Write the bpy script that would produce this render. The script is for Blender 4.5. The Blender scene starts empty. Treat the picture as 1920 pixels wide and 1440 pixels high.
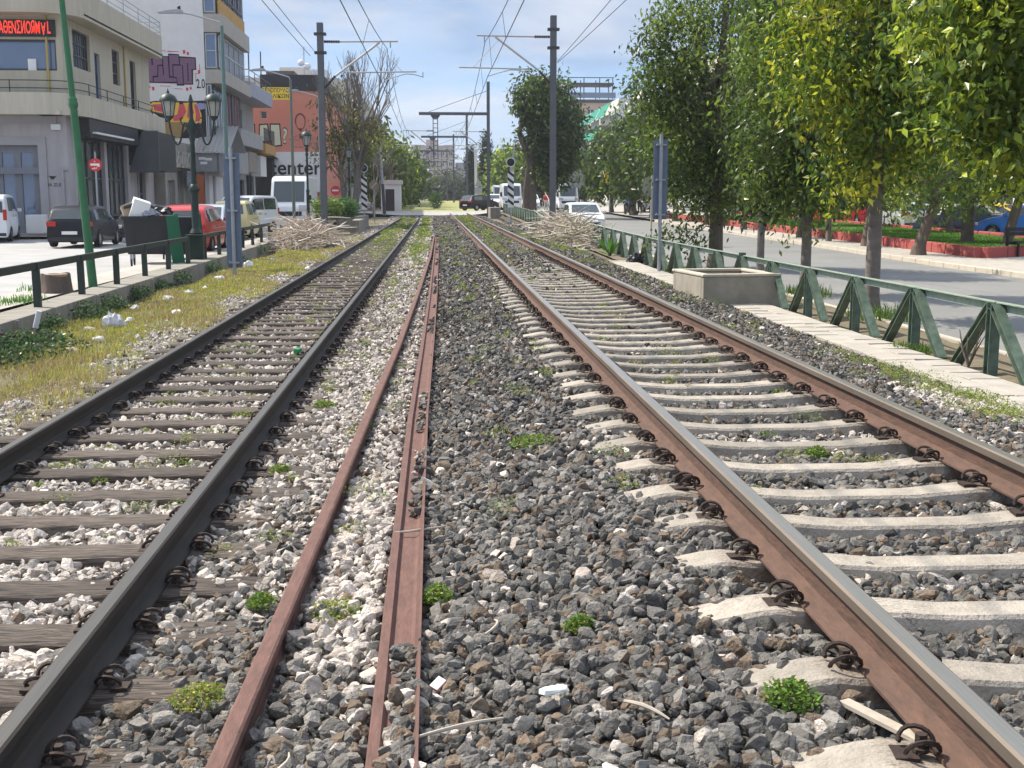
import bpy, bmesh, math, random
import numpy as np
from mathutils import Vector, Matrix
rnd = random.Random(7)
npr = np.random.default_rng(11)
sc = bpy.context.scene
COL = sc.collection
PI = math.pi
# ------------------------------------------------------------------ camera
F, H = 2250., 1.55                       # focal length in pixels of the 1920 px wide picture, eye height
TH = math.atan(348/F); PS = math.atan(145*math.cos(TH)/F)
cam = bpy.data.objects.new('camera', bpy.data.cameras.new('camera'))
COL.objects.link(cam); sc.camera = cam
cam.location = (0, 0, H); cam.rotation_euler = (PI/2-TH, 0, -PS)
cam.data.sensor_width = 36; cam.data.lens = 36*F/1920; cam.data.clip_end = 6000; cam.data.clip_start = .05

# ------------------------------------------------------------------ world and sun
SUN_EL, SUN_AZ = math.radians(50), math.radians(-58)     # azimuth measured from +Y, negative = to the left
w = bpy.data.worlds.new('World'); sc.world = w; w.use_nodes = True
nt = w.node_tree; nt.nodes.clear()
def N(nt, t, **k):
    n = nt.nodes.new(t)
    for a, b in k.items(): setattr(n, a, b)
    return n
sky = N(nt, 'ShaderNodeTexSky', sky_type='NISHITA', sun_disc=False, sun_elevation=SUN_EL, sun_rotation=SUN_AZ)
sky.air_density = 1.0; sky.dust_density = .35; sky.ozone_density = 1.6
tc = N(nt, 'ShaderNodeTexCoord'); sep = N(nt, 'ShaderNodeSeparateXYZ')
nt.links.new(tc.outputs['Generated'], sep.inputs[0])
mx = N(nt, 'ShaderNodeMath', operation='ADD'); mx.inputs[1].default_value = .14
nt.links.new(sep.outputs[2], mx.inputs[0])
dv = N(nt, 'ShaderNodeVectorMath', operation='SCALE'); inv = N(nt, 'ShaderNodeMath', operation='DIVIDE'); inv.inputs[0].default_value = 1
nt.links.new(mx.outputs[0], inv.inputs[1]); nt.links.new(tc.outputs['Generated'], dv.inputs[0]); nt.links.new(inv.outputs[0], dv.inputs[3])
mp = N(nt, 'ShaderNodeMapping'); mp.inputs['Scale'].default_value = (.8, .62, 1.2); mp.inputs['Location'].default_value = (3.3, 1.7, .4)
nt.links.new(dv.outputs[0], mp.inputs[0])
cn = N(nt, 'ShaderNodeTexNoise'); cn.inputs['Scale'].default_value = 1.25; cn.inputs['Detail'].default_value = 9; cn.inputs['Roughness'].default_value = .55; cn.inputs['Distortion'].default_value = .35
nt.links.new(mp.outputs[0], cn.inputs['Vector'])
cr = N(nt, 'ShaderNodeValToRGB'); cr.color_ramp.elements[0].position = .37; cr.color_ramp.elements[1].position = .56
cr.color_ramp.elements[0].color = (0, 0, 0, 1); cr.color_ramp.elements[1].color = (1, 1, 1, 1)
nt.links.new(cn.outputs[0], cr.inputs[0])
cn2 = N(nt, 'ShaderNodeTexNoise'); cn2.inputs['Scale'].default_value = 1.7; cn2.inputs['Detail'].default_value = 7; cn2.inputs['Distortion'].default_value = .5
nt.links.new(mp.outputs[0], cn2.inputs['Vector'])
cc = N(nt, 'ShaderNodeMix', data_type='RGBA'); cc.inputs[6].default_value = (1.75, 2.3, 3.3, 1); cc.inputs[7].default_value = (3.75, 3.9, 4.2, 1)
c2r = N(nt, 'ShaderNodeMapRange'); c2r.inputs[1].default_value = .38; c2r.inputs[2].default_value = .64; nt.links.new(cn2.outputs[0], c2r.inputs[0]); nt.links.new(c2r.outputs[0], cc.inputs[0])
# clear blue by height above the horizon, mixed with the physical sky
gr = N(nt, 'ShaderNodeValToRGB'); ge = gr.color_ramp.elements
ge[0].position = 0; ge[0].color = (.62, .74, .93, 1); ge[1].position = .6; ge[1].color = (.47, .53, .63, 1)
e_ = ge.new(.07); e_.color = (.40, .61, .96, 1); e_ = ge.new(.18); e_.color = (.25, .47, .88, 1)
nt.links.new(sep.outputs[2], gr.inputs[0])
gs = N(nt, 'ShaderNodeVectorMath', operation='SCALE'); gs.inputs[3].default_value = 4.3; nt.links.new(gr.outputs[0], gs.inputs[0])
sk = N(nt, 'ShaderNodeMix', data_type='RGBA'); sk.inputs[0].default_value = .82
nt.links.new(sky.outputs[0], sk.inputs[6]); nt.links.new(gs.outputs[0], sk.inputs[7])
mixc = N(nt, 'ShaderNodeMix', data_type='RGBA')
cf = N(nt, 'ShaderNodeMath', operation='MULTIPLY'); cf.inputs[1].default_value = .9
nt.links.new(cr.outputs[0], cf.inputs[0])
nt.links.new(cf.outputs[0], mixc.inputs[0]); nt.links.new(sk.outputs[2], mixc.inputs[6]); nt.links.new(cc.outputs[2], mixc.inputs[7])
bg = N(nt, 'ShaderNodeBackground'); bg.inputs[1].default_value = .15
out = N(nt, 'ShaderNodeOutputWorld')
# upper sky brightened with height, as added fill light for the shaded facades
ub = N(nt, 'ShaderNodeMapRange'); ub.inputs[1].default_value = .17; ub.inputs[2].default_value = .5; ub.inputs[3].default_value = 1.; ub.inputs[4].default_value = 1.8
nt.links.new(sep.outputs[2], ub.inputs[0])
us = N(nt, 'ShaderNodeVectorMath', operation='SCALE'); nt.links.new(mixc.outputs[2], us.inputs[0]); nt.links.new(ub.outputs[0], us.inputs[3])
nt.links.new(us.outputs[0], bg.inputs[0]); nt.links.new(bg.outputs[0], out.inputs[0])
sl = bpy.data.lights.new('sun', 'SUN'); sl.energy = 4.8; sl.angle = math.radians(.6); sl.color = (1, .93, .80)
so = bpy.data.objects.new('sun', sl); COL.objects.link(so)
sdir = Vector((math.sin(SUN_AZ)*math.cos(SUN_EL), math.cos(SUN_AZ)*math.cos(SUN_EL), math.sin(SUN_EL)))
so.rotation_euler = sdir.to_track_quat('Z', 'Y').to_euler(); so.location = (0, 0, 60)
sc.view_settings.view_transform = 'Standard'; sc.view_settings.look = 'None'; sc.view_settings.exposure = .58; sc.view_settings.gamma = 1
sc.cycles.max_bounces = 6; sc.cycles.diffuse_bounces = 3; sc.cycles.transparent_max_bounces = 8
sc.cycles.use_denoising = True

# ------------------------------------------------------------------ materials
MATS = {}
def pm(name, c1, c2=None, scale=6., rough=.75, metal=0., bump=0., bscale=40., coat=0., spec=.4, var=.0, stretch=None, contrast=.25, attr=None, transl=0.):
    """procedural material: two tones mixed by noise, optional bump, per-object variation, optional colour attribute"""
    if name in MATS: return MATS[name]
    m = bpy.data.materials.new(name); m.use_nodes = True; t = m.node_tree; b = t.nodes['Principled BSDF']
    b.inputs['Roughness'].default_value = rough; b.inputs['Metallic'].default_value = metal
    b.inputs['Specular IOR Level'].default_value = spec; b.inputs['Coat Weight'].default_value = coat
    b.inputs['Coat Roughness'].default_value = .08
    co = N(t, 'ShaderNodeTexCoord'); vec = co.outputs['Object']
    if stretch:
        mpn = N(t, 'ShaderNodeMapping'); mpn.inputs['Scale'].default_value = stretch
        t.links.new(vec, mpn.inputs[0]); vec = mpn.outputs[0]
    nz = N(t, 'ShaderNodeTexNoise'); nz.inputs['Scale'].default_value = scale; nz.inputs['Detail'].default_value = 6; nz.inputs['Roughness'].default_value = .62
    t.links.new(vec, nz.inputs['Vector'])
    rp = N(t, 'ShaderNodeMapRange'); rp.inputs[1].default_value = .5-contrast; rp.inputs[2].default_value = .5+contrast
    t.links.new(nz.outputs[0], rp.inputs[0])
    mix = N(t, 'ShaderNodeMix', data_type='RGBA')
    t.links.new(rp.outputs[0], mix.inputs[0])
    c2 = c2 or tuple(c*.8 for c in c1)
    mix.inputs[6].default_value = (*c1, 1); mix.inputs[7].default_value = (*c2, 1)
    colr = mix.outputs[2]
    if attr:
        at = N(t, 'ShaderNodeAttribute', attribute_name=attr)
        mm = N(t, 'ShaderNodeMix', data_type='RGBA', blend_type='MULTIPLY'); mm.inputs[0].default_value = 1
        t.links.new(at.outputs['Color'], mm.inputs[6]); t.links.new(colr, mm.inputs[7]); colr = mm.outputs[2]
    if var:
        oi = N(t, 'ShaderNodeObjectInfo'); mr = N(t, 'ShaderNodeMapRange'); mr.inputs[3].default_value = 1-var; mr.inputs[4].default_value = 1+var
        t.links.new(oi.outputs['Random'], mr.inputs[0])
        vm = N(t, 'ShaderNodeVectorMath', operation='SCALE'); t.links.new(colr, vm.inputs[0]); t.links.new(mr.outputs[0], vm.inputs[3]); colr = vm.outputs[0]
    t.links.new(colr, b.inputs['Base Color'])
    if bump:
        bz = N(t, 'ShaderNodeTexNoise'); bz.inputs['Scale'].default_value = bscale; bz.inputs['Detail'].default_value = 5
        t.links.new(vec, bz.inputs['Vector'])
        bp = N(t, 'ShaderNodeBump'); bp.inputs['Strength'].default_value = bump; bp.inputs['Distance'].default_value = .02
        t.links.new(bz.outputs[0], bp.inputs['Height']); t.links.new(bp.outputs[0], b.inputs['Normal'])
    if transl:
        tr = N(t, 'ShaderNodeBsdfTranslucent'); ms = N(t, 'ShaderNodeMixShader'); ms.inputs[0].default_value = transl
        t.links.new(colr, tr.inputs[0]); t.links.new(b.outputs[0], ms.inputs[1]); t.links.new(tr.outputs[0], ms.inputs[2])
        t.links.new(ms.outputs[0], t.nodes['Material Output'].inputs[0])
    MATS[name] = m
    return m
M = dict(
 stone=pm('ballast stone', (1.12,1.1,1.08), (.62,.6,.58), 34, .85, bump=.6, bscale=80, attr='col', contrast=.18),
 gravelbed=pm('ballast bed', (.16,.155,.145), (.06,.058,.055), 26, .95, bump=.9, bscale=45, attr='col', contrast=.12),
 soil=pm('dry soil', (.20,.16,.10), (.11,.09,.055), 3, .95, bump=.6, bscale=25),
 rust=pm('rusty steel web', (.15,.08,.055), (.065,.042,.033), 26, .85, bump=.3, bscale=60, stretch=(1,.3,1), contrast=.3),
 rustold=pm('old rusted rail', (.185,.093,.072), (.09,.05,.041), 24, .86, bump=.3, bscale=60, stretch=(1,.3,1), contrast=.3),
 railtop=pm('worn rail head', (.40,.385,.36), (.27,.25,.225), 10, .38, metal=.75, stretch=(30,.3,1)),
 railside=pm('dull rail head side', (.20,.16,.125), (.13,.105,.085), 10, .6, metal=.4, stretch=(1,.15,1)),
 darksteel=pm('grimy dark rail', (.052,.041,.033), (.03,.025,.021), 18, .8, metal=.1, bump=.12, bscale=90, stretch=(1,.12,1)),
 darktop=pm('dull dark rail head', (.125,.115,.10), (.075,.068,.06), 10, .45, metal=.45, stretch=(30,.3,1)),
 clip=pm('rusty clip', (.062,.038,.029), (.026,.019,.016), 60, .75, metal=.2, bump=.3),
 sleeper=pm('sleeper concrete', (.41,.36,.30), (.25,.218,.18), 9, .92, bump=.5, bscale=70, var=.2, contrast=.22),
 wood=pm('weathered sleeper wood', (.165,.13,.106), (.035,.028,.024), 14, .92, bump=.9, bscale=20, var=.28, stretch=(.35,6,6), contrast=.13),
 conc=pm('grey concrete', (.39,.345,.28), (.25,.22,.175), 4, .9, bump=.3, bscale=60),
 concdirty=pm('stained concrete wall', (.34,.31,.26), (.16,.145,.12), 2.2, .92, bump=.4, bscale=50, stretch=(1,2.5,.5)),
 slab=pm('pale paving slab', (.44,.40,.35), (.30,.27,.235), 3.5, .9, bump=.15, bscale=80, var=.08),
 asphalt=pm('sun bleached asphalt', (.225,.22,.21), (.165,.161,.153), .45, .92, bump=.15, bscale=150),
 street=pm('pale dusty street', (.40,.385,.37), (.29,.28,.27), .8, .93, bump=.15, bscale=150),
 kerb=pm('kerb stone', (.55,.49,.40), (.42,.37,.30), 5, .9, bump=.2, bscale=60),
 redkerb=pm('red painted kerb', (.40,.085,.075), (.30,.07,.065), 6, .85, bump=.2, bscale=50),
 lawnbase=pm('lawn soil', (.09,.15,.03), (.06,.11,.02), 4, .95, bump=.5, bscale=60),
 fencegreen=pm('faded green fence paint', (.125,.17,.125), (.05,.078,.057), 9, .6, bump=.15, bscale=60, contrast=.2),
 fencepale=pm('sunlit faded green rail', (.34,.40,.33), (.19,.25,.19), 8, .7, bump=.15, bscale=60, contrast=.2),  # faded green, lightened further to put the sunlight into the top rail's colour
 fencedark=pm('dark green rail paint', (.022,.036,.03), (.016,.026,.022), 8, .55),
 polegreen=pm('green pole paint', (.035,.15,.062), (.028,.115,.05), 5, .5, var=0),
 lampgreen=pm('dark green cast iron', (.014,.032,.024), (.01,.022,.017), 9, .5),
 galv=pm('galvanised steel', (.36,.38,.40), (.27,.29,.31), 8, .5, metal=.35),
 mastgrey=pm('catenary mast paint', (.115,.12,.13), (.085,.09,.10), 3, .65),
 tubewhite=pm('light cantilever tube', (.52,.50,.46), (.42,.40,.37), 5, .5, metal=.2),
 insul=pm('brown insulator', (.06,.045,.04), (.04,.03,.03), 5, .35),
 wire=pm('dark wire', (.05,.05,.055), (.04,.04,.045), 5, .6),
 blueback=pm('blue grey sign back', (.125,.16,.235), (.095,.125,.185), 4, .55),
 black=pm('black paint', (.012,.012,.014), (.009,.009,.01), 5, .5),
 white=pm('white paint', (.75,.75,.74), (.66,.66,.65), 4, .6),
 whitewall=pm('whitewashed wall', (.70,.68,.66), (.60,.58,.56), 1.2, .9, bump=.1, bscale=30),
 glass=pm('dark window glass', (.05,.06,.07), (.035,.042,.05), .6, .06, spec=.9),
 glassblue=pm('sky reflecting glass', (.16,.20,.28), (.12,.16,.23), .3, .05, spec=1., metal=.25),
 carglass=pm('car glass', (.035,.05,.055), (.028,.04,.045), .5, .05, spec=.9),
 tyre=pm('tyre rubber', (.018,.018,.019), (.013,.013,.014), 20, .85),
 rim=pm('wheel rim', (.42,.43,.44), (.33,.34,.35), 6, .35, metal=.6),
 redlamp=pm('red lamp lens', (.45,.012,.012), (.35,.01,.01), 5, .2),
 clearlamp=pm('clear lamp lens', (.62,.64,.66), (.5,.52,.55), 5, .1, metal=.3),
 orangelamp=pm('orange lamp lens', (.75,.16,.02), (.65,.13,.02), 5, .25),
 plastic=pm('black plastic', (.025,.025,.028), (.02,.02,.022), 5, .6),
 bark=pm('brown bark', (.17,.128,.10), (.085,.066,.055), 9, .92, bump=.7, bscale=30, stretch=(1,1,.35)),
 barkgrey=pm('grey smooth bark', (.22,.185,.16), (.115,.095,.085), 5, .9, bump=.4, bscale=22, stretch=(1,1,2.2)),
 leaf=pm('tree leaf', (1,1,1), (.72,.74,.7), 3, .36, attr='col', transl=.52, spec=.6),
 weed=pm('weed leaf', (1,1,1), (.8,.8,.75), 5, .6, attr='col', transl=.3, spec=.3),
 twig=pm('dry twigs', (1,1,1), (.75,.72,.7), 9, .9, attr='col'),
 bag=pm('white plastic bag', (.72,.72,.74), (.55,.55,.58), 12, .5, bump=.4, bscale=40, transl=.2),
 bagblue=pm('blue plastic bag', (.08,.27,.55), (.06,.2,.42), 12, .45, bump=.4),
 bagblack=pm('black plastic bag', (.016,.016,.019), (.012,.012,.014), 12, .35, bump=.5, bscale=30),
 cardboard=pm('cardboard', (.42,.31,.21), (.34,.25,.17), 6, .9),
 binblack=pm('bin black plastic', (.017,.018,.022), (.013,.014,.017), 5, .5),
 bingreen=pm('bin green plastic', (.012,.12,.055), (.01,.095,.045), 5, .5),
 signred=pm('traffic sign red', (.6,.03,.03), (.5,.025,.025), 6, .4),
 yellow=pm('yellow sign', (.85,.60,.03), (.78,.53,.03), 6, .5),
)
def stain_sleeper(m):
    """rust run-off beside the rail seats, short dark cracks along the length"""
    t = m.node_tree; b = t.nodes['Principled BSDF']; src = b.inputs['Base Color'].links[0].from_socket
    co = N(t, 'ShaderNodeTexCoord'); sx = N(t, 'ShaderNodeSeparateXYZ'); t.links.new(co.outputs['Object'], sx.inputs[0])
    def mth(op, a, v=None):
        n = N(t, 'ShaderNodeMath', operation=op); t.links.new(a, n.inputs[0])
        if v is not None:
            if isinstance(v, (int, float)): n.inputs[1].default_value = v
            else: t.links.new(v, n.inputs[1])
        return n.outputs[0]
    def rng(a, lo, hi, o0=0., o1=1.):
        n = N(t, 'ShaderNodeMapRange'); t.links.new(a, n.inputs[0])
        for i, q in zip((1,2,3,4), (lo,hi,o0,o1)): n.inputs[i].default_value = q
        return n.outputs[0]
    d = mth('ABSOLUTE', mth('SUBTRACT', mth('ABSOLUTE', sx.outputs[0]), .76))
    nz = N(t, 'ShaderNodeTexNoise'); nz.inputs['Scale'].default_value = 11; nz.inputs['Detail'].default_value = 5; t.links.new(co.outputs['Object'], nz.inputs['Vector'])
    f = mth('MULTIPLY', rng(d, .06, .24, .95, .0), rng(nz.outputs[0], .32, .62))
    m1 = N(t, 'ShaderNodeMix', data_type='RGBA'); t.links.new(f, m1.inputs[0]); t.links.new(src, m1.inputs[6]); m1.inputs[7].default_value = (.15,.095,.06,1)
    mp_ = N(t, 'ShaderNodeMapping'); mp_.inputs['Scale'].default_value = (5,34,5); t.links.new(co.outputs['Object'], mp_.inputs[0])
    oi = N(t, 'ShaderNodeObjectInfo'); ad = N(t, 'ShaderNodeVectorMath', operation='ADD'); t.links.new(mp_.outputs[0], ad.inputs[0])
    sc_ = mth('MULTIPLY', oi.outputs['Random'], 40.); cb = N(t, 'ShaderNodeCombineXYZ'); t.links.new(sc_, cb.inputs[0]); t.links.new(cb.outputs[0], ad.inputs[1])
    cz = N(t, 'ShaderNodeTexNoise'); cz.inputs['Scale'].default_value = 1.3; cz.inputs['Detail'].default_value = 3; t.links.new(ad.outputs[0], cz.inputs['Vector'])
    line = rng(mth('ABSOLUTE', mth('SUBTRACT', cz.outputs[0], .5)), .004, .016, 1., 0.); n2 = N(t, 'ShaderNodeTexNoise'); n2.inputs['Scale'].default_value = 4; t.links.new(ad.outputs[0], n2.inputs['Vector'])
    pz_ = N(t, 'ShaderNodeTexNoise'); pz_.inputs['Scale'].default_value = 3.1; t.links.new(co.outputs['Object'], pz_.inputs['Vector'])
    f2 = mth('MULTIPLY', line, rng(pz_.outputs[0], .48, .60, 0., .75))
    m2 = N(t, 'ShaderNodeMix', data_type='RGBA'); t.links.new(f2, m2.inputs[0]); t.links.new(m1.outputs[2], m2.inputs[6]); m2.inputs[7].default_value = (.07,.06,.05,1)
    t.links.new(m2.outputs[2], b.inputs['Base Color'])
stain_sleeper(M['sleeper'])
# ------------------------------------------------------------------ mesh helpers
class MB:
    """collects shapes and links them as ONE mesh object"""
    def __init__(s): s.v = []; s.f = []; s.m = []; s.mi = 0
    def add(s, vs, fs):
        o = len(s.v); s.v += [tuple(p) for p in vs]
        for f in fs: s.f.append(tuple(i+o for i in f)); s.m.append(s.mi)
        return s
    def box(s, cx, cy, cz, sx, sy, sz, R=None):
        x, y, z = sx/2, sy/2, sz/2
        vs = [Vector((a*x, b*y, c*z)) for a in (-1,1) for b in (-1,1) for c in (-1,1)]
        if R is not None: vs = [R @ p for p in vs]
        return s.add([(p.x+cx, p.y+cy, p.z+cz) for p in vs], [(0,1,3,2),(4,6,7,5),(0,4,5,1),(2,3,7,6),(0,2,6,4),(1,5,7,3)])
    def bb(s, x0, x1, y0, y1, z0, z1): return s.box((x0+x1)/2, (y0+y1)/2, (z0+z1)/2, abs(x1-x0), abs(y1-y0), abs(z1-z0))
    def bar(s, p0, p1, a, b, up=(0,0,1)):
        """rectangular bar from p0 to p1, a wide sideways, b along up"""
        p0, p1 = Vector(p0), Vector(p1); d = (p1-p0).normalized(); u = Vector(up)
        if abs(d.dot(u)) > .98: u = Vector((0,1,0))
        r = d.cross(u).normalized(); u = r.cross(d)
        vs = [p+r*(i*a/2)+u*(j*b/2) for p in (p0, p1) for i, j in ((-1,-1),(1,-1),(1,1),(-1,1))]
        return s.add(vs, [(0,3,2,1),(4,5,6,7),(0,1,5,4),(1,2,6,5),(2,3,7,6),(3,0,4,7)])
    def tube(s, pts, r, n=8, cap=True):
        pts = [Vector(p) for p in pts]; rs = r if isinstance(r, (list, tuple)) else [r]*len(pts)
        o = len(s.v); ref = None
        for i, p in enumerate(pts):
            d = (pts[min(i+1, len(pts)-1)]-pts[max(i-1, 0)])
            d = d.normalized() if d.length > 1e-9 else Vector((0,0,1))
            if ref is None: ref = Vector((0,0,1)) if abs(d.z) < .9 else Vector((1,0,0))
            a = d.cross(ref).normalized(); b = a.cross(d).normalized(); ref = b
            for k in range(n):
                t = 2*PI*k/n; s.v.append(tuple(p+(a*math.cos(t)+b*math.sin(t))*rs[i]))
        for i in range(len(pts)-1):
            for k in range(n):
                q = o+i*n; s.f.append((q+k, q+n+k, q+n+(k+1)%n, q+(k+1)%n)); s.m.append(s.mi)
        if cap:
            s.f.append(tuple(o+k for k in range(n))); s.m.append(s.mi)
            q = o+(len(pts)-1)*n; s.f.append(tuple(q+n-1-k for k in range(n))); s.m.append(s.mi)
        return s
    def lathe(s, prof, c=(0,0,0), n=14, R=None):
        """prof: (radius, height) pairs turned about z"""
        o = len(s.v)
        for r, z in prof:
            for k in range(n):
                t = 2*PI*k/n; p = Vector((r*math.cos(t), r*math.sin(t), z))
                if R is not None: p = R @ p
                s.v.append((p.x+c[0], p.y+c[1], p.z+c[2]))
        for i in range(len(prof)-1):
            for k in range(n):
                q = o+i*n; s.f.append((q+k, q+(k+1)%n, q+n+(k+1)%n, q+n+k)); s.m.append(s.mi)
        s.f.append(tuple(o+n-1-k for k in range(n))); s.m.append(s.mi)
        q = o+(len(prof)-1)*n; s.f.append(tuple(q+k for k in range(n))); s.m.append(s.mi)
        return s
    def prism(s, poly, o, u, v, t):
        """polygon in the (u, v) plane at o, thickness t along u x v"""
        o, u, v = Vector(o), Vector(u), Vector(v); nrm = u.cross(v).normalized()*t; k = len(poly)
        a = [o+u*p[0]+v*p[1] for p in poly]
        return s.add(a+[p+nrm for p in a], [tuple(range(k-1,-1,-1)), tuple(range(k,2*k))]+[(i,(i+1)%k,k+(i+1)%k,k+i) for i in range(k)])
    def wall(s, o, u, W, Hh, ops=(), depth=.2):
        """wall sheet with recessed openings (x0,z0,x1,z1); seen from outside u runs left to right"""
        o, u = Vector(o), Vector(u); z = Vector((0,0,1)); n = u.cross(z)
        xs = sorted({0., W, *[a for p in ops for a in (p[0], p[2])]}); zs = sorted({0., Hh, *[a for p in ops for a in (p[1], p[3])]})
        P = lambda x, y, d=0: o+u*x+z*y-n*d
        for i in range(len(xs)-1):
            for j in range(len(zs)-1):
                cx, cz = (xs[i]+xs[i+1])/2, (zs[j]+zs[j+1])/2
                if any(p[0] < cx < p[2] and p[1] < cz < p[3] for p in ops): continue
                s.add([P(xs[i],zs[j]),P(xs[i+1],zs[j]),P(xs[i+1],zs[j+1]),P(xs[i],zs[j+1])], [(0,1,2,3)])
        for x0, z0, x1, z1 in ops:
            c = [(x0,z0),(x1,z0),(x1,z1),(x0,z1)]
            for k in range(4):
                a, b = c[k], c[(k+1)%4]
                s.add([P(*a),P(*b),P(*b,depth),P(*a,depth)], [(3,2,1,0)])
        return s
    def build(s, name, mat, parent=None, smooth=None, bevel=0):
        me = bpy.data.meshes.new(name); me.from_pydata(s.v, [], s.f)
        for m_ in (mat if isinstance(mat, (list, tuple)) else [mat]): me.materials.append(m_)
        me.polygons.foreach_set('material_index', s.m)
        if smooth:
            me.polygons.foreach_set('use_smooth', [True]*len(me.polygons)); me.set_sharp_from_angle(angle=math.radians(smooth))
        me.update()
        o = bpy.data.objects.new(name, me); COL.objects.link(o)
        if parent: o.parent = parent
        if bevel:
            b = o.modifiers.new('bevel', 'BEVEL'); b.width = bevel; b.segments = 2; b.limit_method = 'ANGLE'
        return o
def npmesh(name, V, Fc, mat, col=None, parent=None, smooth=False):
    """V (n,3), Fc (m,k) arrays, col (n,3) colours per vertex"""
    me = bpy.data.meshes.new(name); n, (m, k) = len(V), Fc.shape
    me.vertices.add(n); me.vertices.foreach_set('co', np.asarray(V, np.float32).ravel())
    me.loops.add(m*k); me.loops.foreach_set('vertex_index', Fc.astype(np.int32).ravel())
    me.polygons.add(m); me.polygons.foreach_set('loop_start', np.arange(0, m*k, k, dtype=np.int32))
    me.polygons.foreach_set('use_smooth', np.full(m, smooth))
    if col is not None:
        a = me.attributes.new('col', 'FLOAT_COLOR', 'POINT')
        a.data.foreach_set('color', np.concatenate([col, np.ones((n,1))], 1).astype(np.float32).ravel())
    me.materials.append(mat); me.update(calc_edges=True)
    o = bpy.data.objects.new(name, me); COL.objects.link(o)
    if parent: o.parent = parent
    return o
def tag(o, label=None, cat=None, group=None, kind=None):
    if label: o['label'] = label
    if cat: o['category'] = cat
    if group: o['group'] = group
    if kind: o['kind'] = kind
    return o
def T(name, label, cat, loc=(0,0,0), rz=0, group=None):
    o = bpy.data.objects.new(name, None); COL.objects.link(o); o.location = loc; o.rotation_euler = (0,0,rz); o.empty_display_size = .2
    return tag(o, label, cat, group)
KIDS = {}
def kids(o): return [c for c in bpy.data.objects if c.parent == o]
def dup(root, loc, rz=None, label=None, group=None, scale=None):
    """copy of a thing with copies of its parts and sub-parts (meshes shared)"""
    if root.name not in KIDS: KIDS[root.name] = [(c, kids(c)) for c in kids(root)]
    r = root.copy(); COL.objects.link(r); r.location = loc
    if rz is not None: r.rotation_euler = (0,0,rz)
    if scale: r.scale = (scale,)*3 if not isinstance(scale, tuple) else scale
    tag(r, label, None, group)
    for c, gs in KIDS[root.name]:
        d = c.copy(); COL.objects.link(d); d.parent = r
        for g in gs:
            e = g.copy(); COL.objects.link(e); e.parent = d
    return r
def struct(o): o['kind'] = 'structure'; return o
def text(s, size, mat, name, parent, loc, rot=(PI/2,0,0), ext=.004, sx=1., align='CENTER', flip=False):
    cu = bpy.data.curves.new('t', 'FONT'); cu.body = s; cu.size = size; cu.extrude = ext; cu.align_x = align; cu.align_y = 'CENTER'; cu.offset = size*.012
    t = bpy.data.objects.new('t', cu); COL.objects.link(t)
    me = bpy.data.meshes.new_from_object(t, depsgraph=bpy.context.evaluated_depsgraph_get()); bpy.data.objects.remove(t)
    me.materials.clear(); me.materials.append(mat)
    o = bpy.data.objects.new(name, me); COL.objects.link(o); o.parent = parent; o.location = loc; o.rotation_euler = rot; o.scale = (sx,1,1)
    return o
def lerp(t, pts):
    return float(np.interp(t, [p[0] for p in pts], [p[1] for p in pts]))
ZR = [(0,-.27),(33,-.27),(48,-.12),(78,.12),(94,.3),(117,.55),(200,1.0),(400,1.3),(1500,3)]
def zr(y): return lerp(y, ZR)                  # ground height on the right of the tracks, it climbs away from us
ZL = [(0,-.14),(60,-.14),(90,.0),(117,.35),(200,1.0),(400,1.3),(1500,3)]
def zl(y): return lerp(y, ZL)                  # street on the left
# ================================================================== GROUND
BX = [-6.1,-5.5,-3.7,-3.2,-1.3,-1.0,-.6,-.25,.1,.5,.85,1.22,1.5,2.8,3.05,3.4,3.75,4.3,4.85,5.3,7.2]
BZ = [-.36,-.35,-.31,-.285,-.287,-.265,-.235,-.185,-.12,-.03,.045,.032,.0,.0,.03,.035,-.01,-.11,-.26,-.32,-.33]
def bed(x, y):
    """height of the track bed; it is level until the crossing and climbs after it"""
    z = np.interp(x, BX, BZ); k = np.clip((np.asarray(y)-96)/14, 0, 1)
    z2 = np.interp(y, [0,110,117,200,400,1500], [.02,.1,.35,1.0,1.3,3.])-.1
    z = z*(1-k)+z2*k
    e = np.clip((np.asarray(x)-4.6)/.6, 0, 1)*(1-k)
    return z + e*(np.interp(y, [p[0] for p in ZR], [p[1] for p in ZR])+.27)
def strip(name, xs, ys, zf, mat, col=None):
    """sheet over a grid of x and y"""
    X, Y = np.meshgrid(xs, ys); Z = zf(X, Y); nx, ny = len(xs), len(ys)
    V = np.stack([X.ravel(), Y.ravel(), Z.ravel()], 1)
    i = np.arange((ny-1)*(nx-1)); r, c = i//(nx-1), i % (nx-1); q = r*nx+c
    return struct(npmesh(name, V, np.stack([q, q+1, q+nx+1, q+nx], 1), mat, col(X.ravel(), Y.ravel()) if col else None, smooth=True))
YY = np.array([-20,0,10,20,33,48,60,78,94,105,117,140,170,200,260,400,800,1500.])
zR = lambda Y: np.interp(Y, [p[0] for p in ZR], [p[1] for p in ZR])
zL = lambda Y: np.interp(Y, [p[0] for p in ZL], [p[1] for p in ZL])
def groundz(X, Y):
    return np.where(X < -6.05, zL(Y)-.1, np.where(X > 5.6, zR(Y)-.14, bed(X, Y)-.12))
strip('ground', np.array([-2500,-400,-60,-20,-6.2,-6,-3,0,3,5,5.7,8,30,80,400,2500.]), YY, groundz, M['soil'])
def bedcol(X, Y):
    t = np.clip((X+.35)*3, 0, 1)[:,None]
    c = np.array([[1.9,1.85,1.75]])*(1-t)+np.array([[.55,.53,.5]])*t
    g = (X < -3.4)[:,None]
    return np.where(g, np.array([[1.25,1.1,.7]]), c)
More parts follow.
